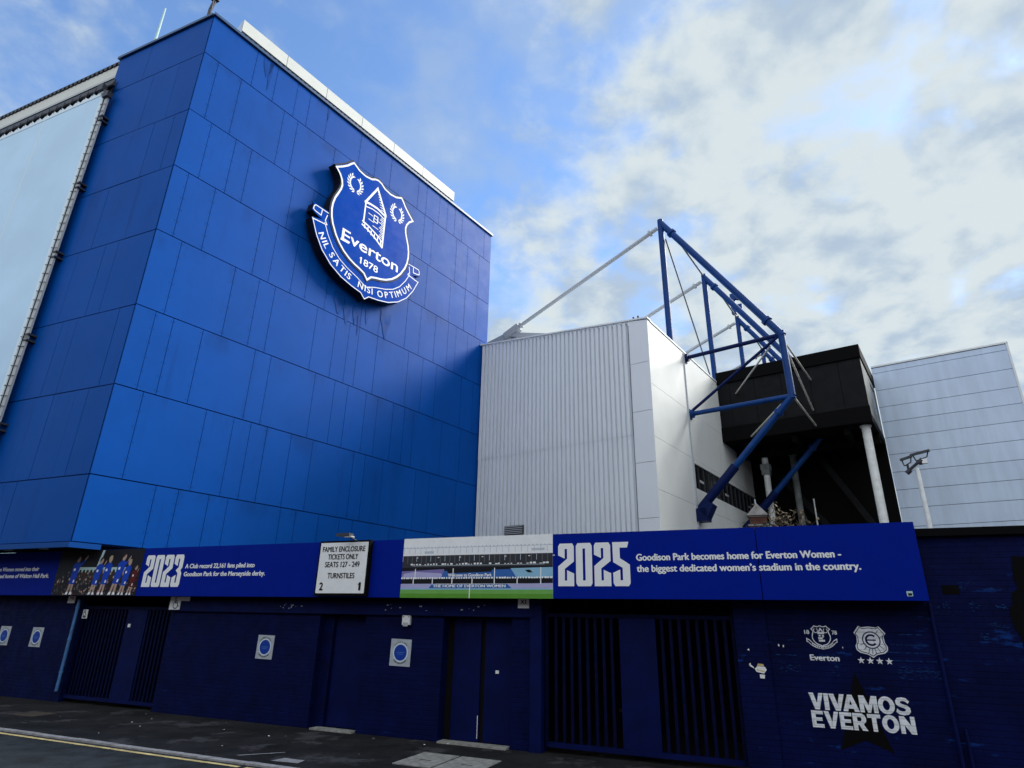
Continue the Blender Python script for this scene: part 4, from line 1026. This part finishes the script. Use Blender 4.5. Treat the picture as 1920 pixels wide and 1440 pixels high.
# picture panel: players in front of a crowd
px0, px1 = -16.35, -13.42
pp = MB().rect(px0, px1, Z0 + .003, Z1 - .003, bm, .004).build('picture_panel', M['pdark'], t, label='picture of players in blue before a dark crowd')
mbk = {k: MB() for k in ('kit', 'skin', 'hair', 'blond', 'maroon', 'crowd', 'pmint', 'white')}
mbk['pmint'].poly([(-15.55, 2.78), (-13.75, 2.80), (-13.75, 2.90), (-15.55, 2.92)], bm, .005); mbk['pmint'].poly([(-14.95, 2.92), (-14.87, 2.92), (-14.77, 3.30), (-14.85, 3.30)], bm, .005)
for i in range(13): 
    x = -15.55 + i * .065 * 2; mbk['hair'].poly([(x, 2.60), (x + .13, 2.60), (x + .13, 2.78), (x + .09, 2.86), (x + .04, 2.86), (x, 2.78)], bm, .006)
for i in range(420):
    x, z = random.uniform(px0 + .03, px1 - .05), random.uniform(Z0 + .02, 2.80); s = random.uniform(.012, .035)
    mbk[random.choice(('crowd', 'crowd', 'hair', 'skin', 'hair', 'hair', 'maroon'))].poly([(x + s * math.cos(a), z + s * math.sin(a)) for a in (0, 1, 2, 3, 4, 5)], bm, .0065 + random.random() * .0008)
def player(x, hz, k, kit='kit', hair='hair', arm=1, lean=0.0):
    z0 = Z0 + .02; H = hz - z0
    pt = lambda a, b_: (x + lean * b_ + a * k * H, z0 + b_ * H)
    def po(m_, pts, o): mbk[m_].poly([pt(*p) for p in pts], bm, o)
    po('skin', [(-.13, 0), (-.05, 0), (.0, .30), (-.10, .36)], .0080); po('skin', [(.04, 0), (.12, 0), (.10, .34), (.0, .34)], .0080)
    po('white', [(-.16, 0), (-.04, 0), (-.04, .07), (-.13, .07)], .0084); po('white', [(.03, 0), (.16, 0), (.11, .07), (.04, .07)], .0084)
    po(kit, [(-.14, .27), (.14, .25), (.13, .45), (-.12, .45)], .0086); po(kit, [(-.15, .42), (.14, .42), (.17, .76), (.06, .82), (-.06, .82), (-.17, .75)], .0088)
    po('white', [(.03, .30), (.09, .30), (.09, .37), (.03, .37)], .0092); po('white', [(-.10, .60), (-.02, .60), (-.02, .66), (-.10, .66)], .0092)
    po(kit, [(.13, .76), (.17, .70), (.30 * arm + .02, .62 + .2 * arm), (.30 * arm, .70 + .2 * arm)], .0090); po('skin', [(.30 * arm, .64 + .2 * arm), (.40 * arm, .74 + .2 * arm), (.38 * arm, .80 + .2 * arm), (.28 * arm, .70 + .2 * arm)], .0091)
    po('skin', [(-.05 + .08 * math.cos(a * math.pi / 5) + .05, .895 + .085 * math.sin(a * math.pi / 5)) for a in range(10)], .0090)
    po(hair, [(-.09, .86), (-.04, .90), (.02, .96), (.07, .96), (.03, 1.0), (-.05, 1.0), (-.10, .95)], .0095)
player(-15.72, 3.20, .85, arm=1.0, lean=.10)
player(-14.92, 3.14, .85, hair='hair', arm=.6, lean=.14); player(-14.60, 3.17, .8, hair='blond', arm=-.6, lean=.12)
player(-14.22, 3.22, .85, hair='hair', arm=.7, lean=.2); player(-13.92, 3.08, .8, hair='blond', arm=-.6, lean=.12); player(-13.66, 2.96, .8, 'maroon', 'hair', .45, lean=.1)
for k, v in mbk.items():
    if v.f: v.build('picture_' + dict(kit='shirt', skin='skin', hair='hair', blond='fair_hair', maroon='maroon_shirt', crowd='crowd', pmint='railing', white='boot')[k], M[k], pp)
# picture panel: empty ground with stand and grass
qx0, qx1 = -6.49, -3.555; qw = qx1 - qx0; qz1, qz0 = Z1 + .006, Z0 - .004; qh = qz1 - qz0
pp = MB().box(S, qx0, qx1, BF - .006, BF - .001, qz0, qz1).build('picture_panel', M['pwhite'], t, label='picture of an empty football ground with green grass')
def qm(x, y, off): return S(qx0 + x * qw, BF - .006 - off, qz1 - y * qh)
lay = {}
def Q(m_, x0, x1, y0, y1, o=.001): lay.setdefault(m_, MB()).rect(x0, x1, y0, y1, qm, o)
def QP(m_, pts, o): lay.setdefault(m_, MB()).poly(pts, qm, o)
Q('pgrey', 0, 1, .165, .175); 
for i in range(25): Q('pgrey', i / 25 + .005, i / 25 + .008, .175, .27)
for i in range(40): Q('pgrey', i / 40, i / 40 + .008, .150, .166, .0012)
Q('pgrey', .155, .22, .225, .265, .0012); Q('pgrey', .87, .95, .215, .25, .0012)
Q('pshade', 0, 1, .30, .50); Q('pdark', 0, 1, .50, .77, .0008)
for i in range(30): Q('pgrey', i / 30, i / 30 + .003, .31, .40, .0014) if i % 3 == 0 else Q('crowd', i / 30, i / 30 + .006, .31, .43, .0014)
for i in range(46):
    if random.random() < .8: Q('pwhite', .06 + i * .02, .06 + i * .02 + random.uniform(.008, .018), .43 + random.uniform(0, .02), .46, .0016)
Q('pgrey', .07, .95, .468, .474, .0016)
for i in range(7): Q('pwhite', .1 + i * .15, .112 + i * .15, .33, .342, .0018)
QP('ppurple', [(0, .68), (0, .56), (.12, .55), (.3, .53), (.3, .68)], .0016); QP('pmauve', [(.0, .68), (.02, .60), (.10, .57), (.28, .60), (.3, .68)], .002)
QP('pblue', [(.28, .68), (.30, .56), (.62, .55), (.78, .54), (.80, .68)], .0024); QP('psky', [(.74, .53), (1, .52), (1, .68), (.78, .68)], .0028)
QP('pdark', [(.83, .56), (.86, .555), (.88, .60), (.85, .60)], .0032); QP('pdark', [(.31, .52), (.62, .50), (.62, .58), (.33, .60)], .003)
tx = MB(); text(tx, 'Welcome to Goodison Park', lambda x, y, o: qm(x, y, o), .33, .655, .29, -.05, .0034, .0012); lay.setdefault('pwhite', MB()); lay['pwhite'].mesh(tx.v, tx.f)
for i in range(60): Q('pwhite', i / 60, i / 60 + random.uniform(.008, .016), .66 + random.uniform(0, .008), .69, .0036)
for x in (.095, .36, .635, .925): Q('pwhite', x, x + .006, .52, .69, .004)
for x in (.085, .22, .355, .49, .635, .78, .925): Q('pwhite', x, x + .006, .69, .775, .004)
QP('pmauve', [(0, .77), (.25, .77), (.2, .845), (0, .845)], .0036); QP('pblue', [(.22, .78), (.72, .775), (.75, .845), (.2, .845)], .004); QP('pmauve', [(.70, .775), (1, .765), (1, .84), (.75, .845)], .0036)
tx = MB(); text(tx, 'THE HOME OF EVERTON WOMEN', lambda x, y, o: qm(x, y, o), .23, .828, .48, -.042, .0044, .0015); lay['pwhite'].mesh(tx.v, tx.f)
Q('psky', 0, 1, .845, .865, .0046); Q('pgreen2', 0, 1, .865, .93, .005); Q('pgreen', 0, 1, .93, 1, .0054); Q('pwhite', .476, .482, .77, 1, .006)
nmz = dict(pgrey='stand_fascia', pdark='stand_shadow', pshade='roof_underside', crowd='roof_truss_print', pwhite='stand_post', ppurple='purple_seats', pmauve='pale_seats', pblue='blue_seats', psky='sky_blue_seats', pgreen='grass_front', pgreen2='grass_back')
for k, v in lay.items(): v.build('picture_' + nmz[k], M[k], pp)

# ticket sign with lamp
t = thing('ticket_sign', 'white FAMILY ENCLOSURE turnstile board with black frame and lamp above', 'sign', S(-7.77, BF - .1, 2.3), ROT_S)
SF = BF - .11
def sm(x, y, off): return S(x, SF - off, y)
MB().box(S, -8.36, -7.18, SF + .002, SF + .10, 2.30, 3.31).build('frame', M['blackpaint'], t)
MB().box(S, -8.325, -7.215, SF - .006, SF + .001, 2.345, 3.275).build('board', M['sign_white'], t)
mb = MB(); c = -7.77
for s, z, w_ in (('FAMILY ENCLOSURE', 3.105, .99), ('TICKETS ONLY', 2.962, .70), ('SEATS 127 - 249', 2.820, .80), ('TURNSTILES', 2.615, .62)): text(mb, s, sm, c, z, w_, .095, .009, .0035, align='c')
text(mb, '2', sm, -8.24, 2.40, .075, .135, .009, .008); text(mb, '1', sm, -7.33, 2.40, .03, .135, .009, .010)
mb.build('lettering', M['ink'], t)
mb = MB().tube(S(-7.62, BF + .1, 3.31), S(-7.62, SF - .2, 3.40), .016).box(S, -7.76, -7.46, SF - .30, SF - .16, 3.36, 3.41); lh = mb.build('lamp_head', M['dark_metal'], t)
MB().box(S, -7.58, -7.42, SF - .28, SF - .18, 3.335, 3.358).build('lamp_glass', M['lampglass'], lh)

# ------------------------------------------------------------------ notices and small signs on the wall
def nm_(x, y, off): return S(x, NW - .006 - off, y)
def notice(u, z, lab, arc1, arc2, w_=.42, h=.44, tilt=0.0):
    t = thing('round_notice', lab, 'notice', S(u, NW - .005, z), ROT_S, 'grey notices with a blue disc on the navy wall')
    q = lambda x, y: (u + x * math.cos(tilt) - y * math.sin(tilt), z + x * math.sin(tilt) + y * math.cos(tilt))
    mb = MB(); mb.prism([S(*(q(sx * w_ / 2, sy * h / 2)[0], NW - .008, q(sx * w_ / 2, sy * h / 2)[1])) for sx, sy in ((-1, -1), (1, -1), (1, 1), (-1, 1))], N * .007); mb.build('board', M['signgrey'], t)
    mb = MB(); mb.poly([(u + .155 * math.cos(a * math.pi / 16), z + .155 * math.sin(a * math.pi / 16)) for a in range(32)], nm_, .004); mb.build('rim', M['hem'], t)
    mb = MB(); mb.poly([(u + .135 * math.cos(a * math.pi / 16), z + .135 * math.sin(a * math.pi / 16)) for a in range(32)], nm_, .0055); mb.build('disc', M['signblue'], t)
    mb = MB(); word_on_arc(mb, arc1, nm_, (u, z), .165, R(-50), R(50), .026, .005, .001, False); word_on_arc(mb, arc2, nm_, (u, z), .192, R(-48), R(48), .026, .005, .001, True); mb.build('lettering', M['ink'], t)
    mb = MB(); mb.rect(u - .08, u + .08, z - .004, z + .008, nm_, .0062); mb.rect(u - .06, u + .06, z - .03, z - .022, nm_, .0062); mb.build('symbol', M['pipe'], t)
notice(-18.28, 1.33, 'grey blue disc notice at the far left end of the wall', 'BLUE LINE', 'EVERTON WOMEN')
notice(-17.0, 1.33, 'grey blue disc notice left of the drainpipe, nearer the gate', 'BLUE LINE', 'EVERTON WOMEN')
notice(-9.78, 1.34, 'grey blue disc notice on the wall left of the single door', 'SUMMER SCHOOL', 'EVERTON WOMEN', tilt=-.01)
notice(-6.60, 1.35, 'grey blue disc notice on the wall between the two doorways', 'BLUE LINE', 'EVERTON WOMEN', .43, .45, tilt=-.015)
def wheelchair(mb, u, z, s, mf, off):
    mb.poly([(u - .06 * s + .07 * s * math.cos(a * math.pi / 5), z + .40 * s + .07 * s * math.sin(a * math.pi / 5)) for a in range(10)], mf, off)
    mb.stroke([(u - .05 * s, z + .32 * s), (u - .03 * s, z + .08 * s), (u + .17 * s, z + .08 * s), (u + .26 * s, z - .16 * s), (u + .34 * s, z - .14 * s)], .07 * s, mf, off)
    mb.stroke([(u - .04 * s, z + .2 * s), (u + .14 * s, z + .2 * s)], .06 * s, mf, off)
    mb.stroke([(u + .02 * s + .24 * s * math.cos(R(a)), z - .08 * s + .24 * s * math.sin(R(a))) for a in range(110, 361, 25)], .06 * s, mf, off)
def small_sign(nm, u0, u1, z0, z1, lab, deep=.012, nface=None):
    n_ = NW if nface is None else nface
    t = thing(nm, lab, 'sign', S((u0 + u1) / 2, n_ - .01, z0), ROT_S)
    MB().box(S, u0, u1, n_ - deep - .002, n_ - .002, z0, z1).build('board', M['sign_white'], t)
    return t, (lambda x, y, off: S(x, n_ - deep - .003 - off, y))
t, f = small_sign('access_sign', -16.18, -15.92, 2.12, 2.275, 'white sign cut off by the band, above the drainpipe')
mb = MB(); mb.rect(-16.10, -15.98, 2.225, 2.245, f, .002).rect(-16.0, -15.98, 2.19, 2.225, f, .002); mb.build('symbol', M['ink'], t)
t, f = small_sign('access_sign', -15.60, -15.43, 1.78, 1.98, 'small white wheelchair sign on the left edge of the barred gate', nface=NW + .06)
mb = MB(); wheelchair(mb, -15.53, 1.90, .20, f, .002); mb.rect(-15.57, -15.46, 1.80, 1.83, f, .002); mb.build('symbol', M['ink'], t)
t, f = small_sign('access_sign', -12.60, -12.28, 2.01, 2.275, 'white wheelchair sign beside a white strip on the lintel', nface=NW - .071)
mb = MB(); wheelchair(mb, -12.42, 2.13, .30, f, .002); mb.build('symbol', M['ink'], t)
MB().box(S, -12.279, -12.02, NW - .083, NW - .073, 2.19, 2.275).build('strip', M['sign_white'], t)
t, f = small_sign('bay_sign', -4.28, -4.08, 2.13, 2.275, 'small white X1 sign hanging at the end of the lintel', nface=NW - .071)
mb = MB(); text(mb, 'X1', f, -4.23, 2.20, .10, .062, .002, .004); mb.build('lettering', M['ink'], t)
t = thing('alarm_box', 'small white sensor box on the wall above a round notice', 'sensor box', S(-6.5, NW, 1.8), ROT_S)
MB().box(S, -6.585, -6.425, NW - .06, NW - .001, 1.82, 1.985).build('casing', M['sign_white'], t)
MB().box(S, -6.555, -6.455, NW - .075, NW - .061, 1.795, 1.86).build('lens', M['signgrey'], t)
MB().box(S, -6.57, -6.55, NW - .064, NW - .0605, 1.95, 1.965).box(S, -6.46, -6.44, NW - .064, NW - .0605, 1.95, 1.965).build('screw', M['ink'], t)
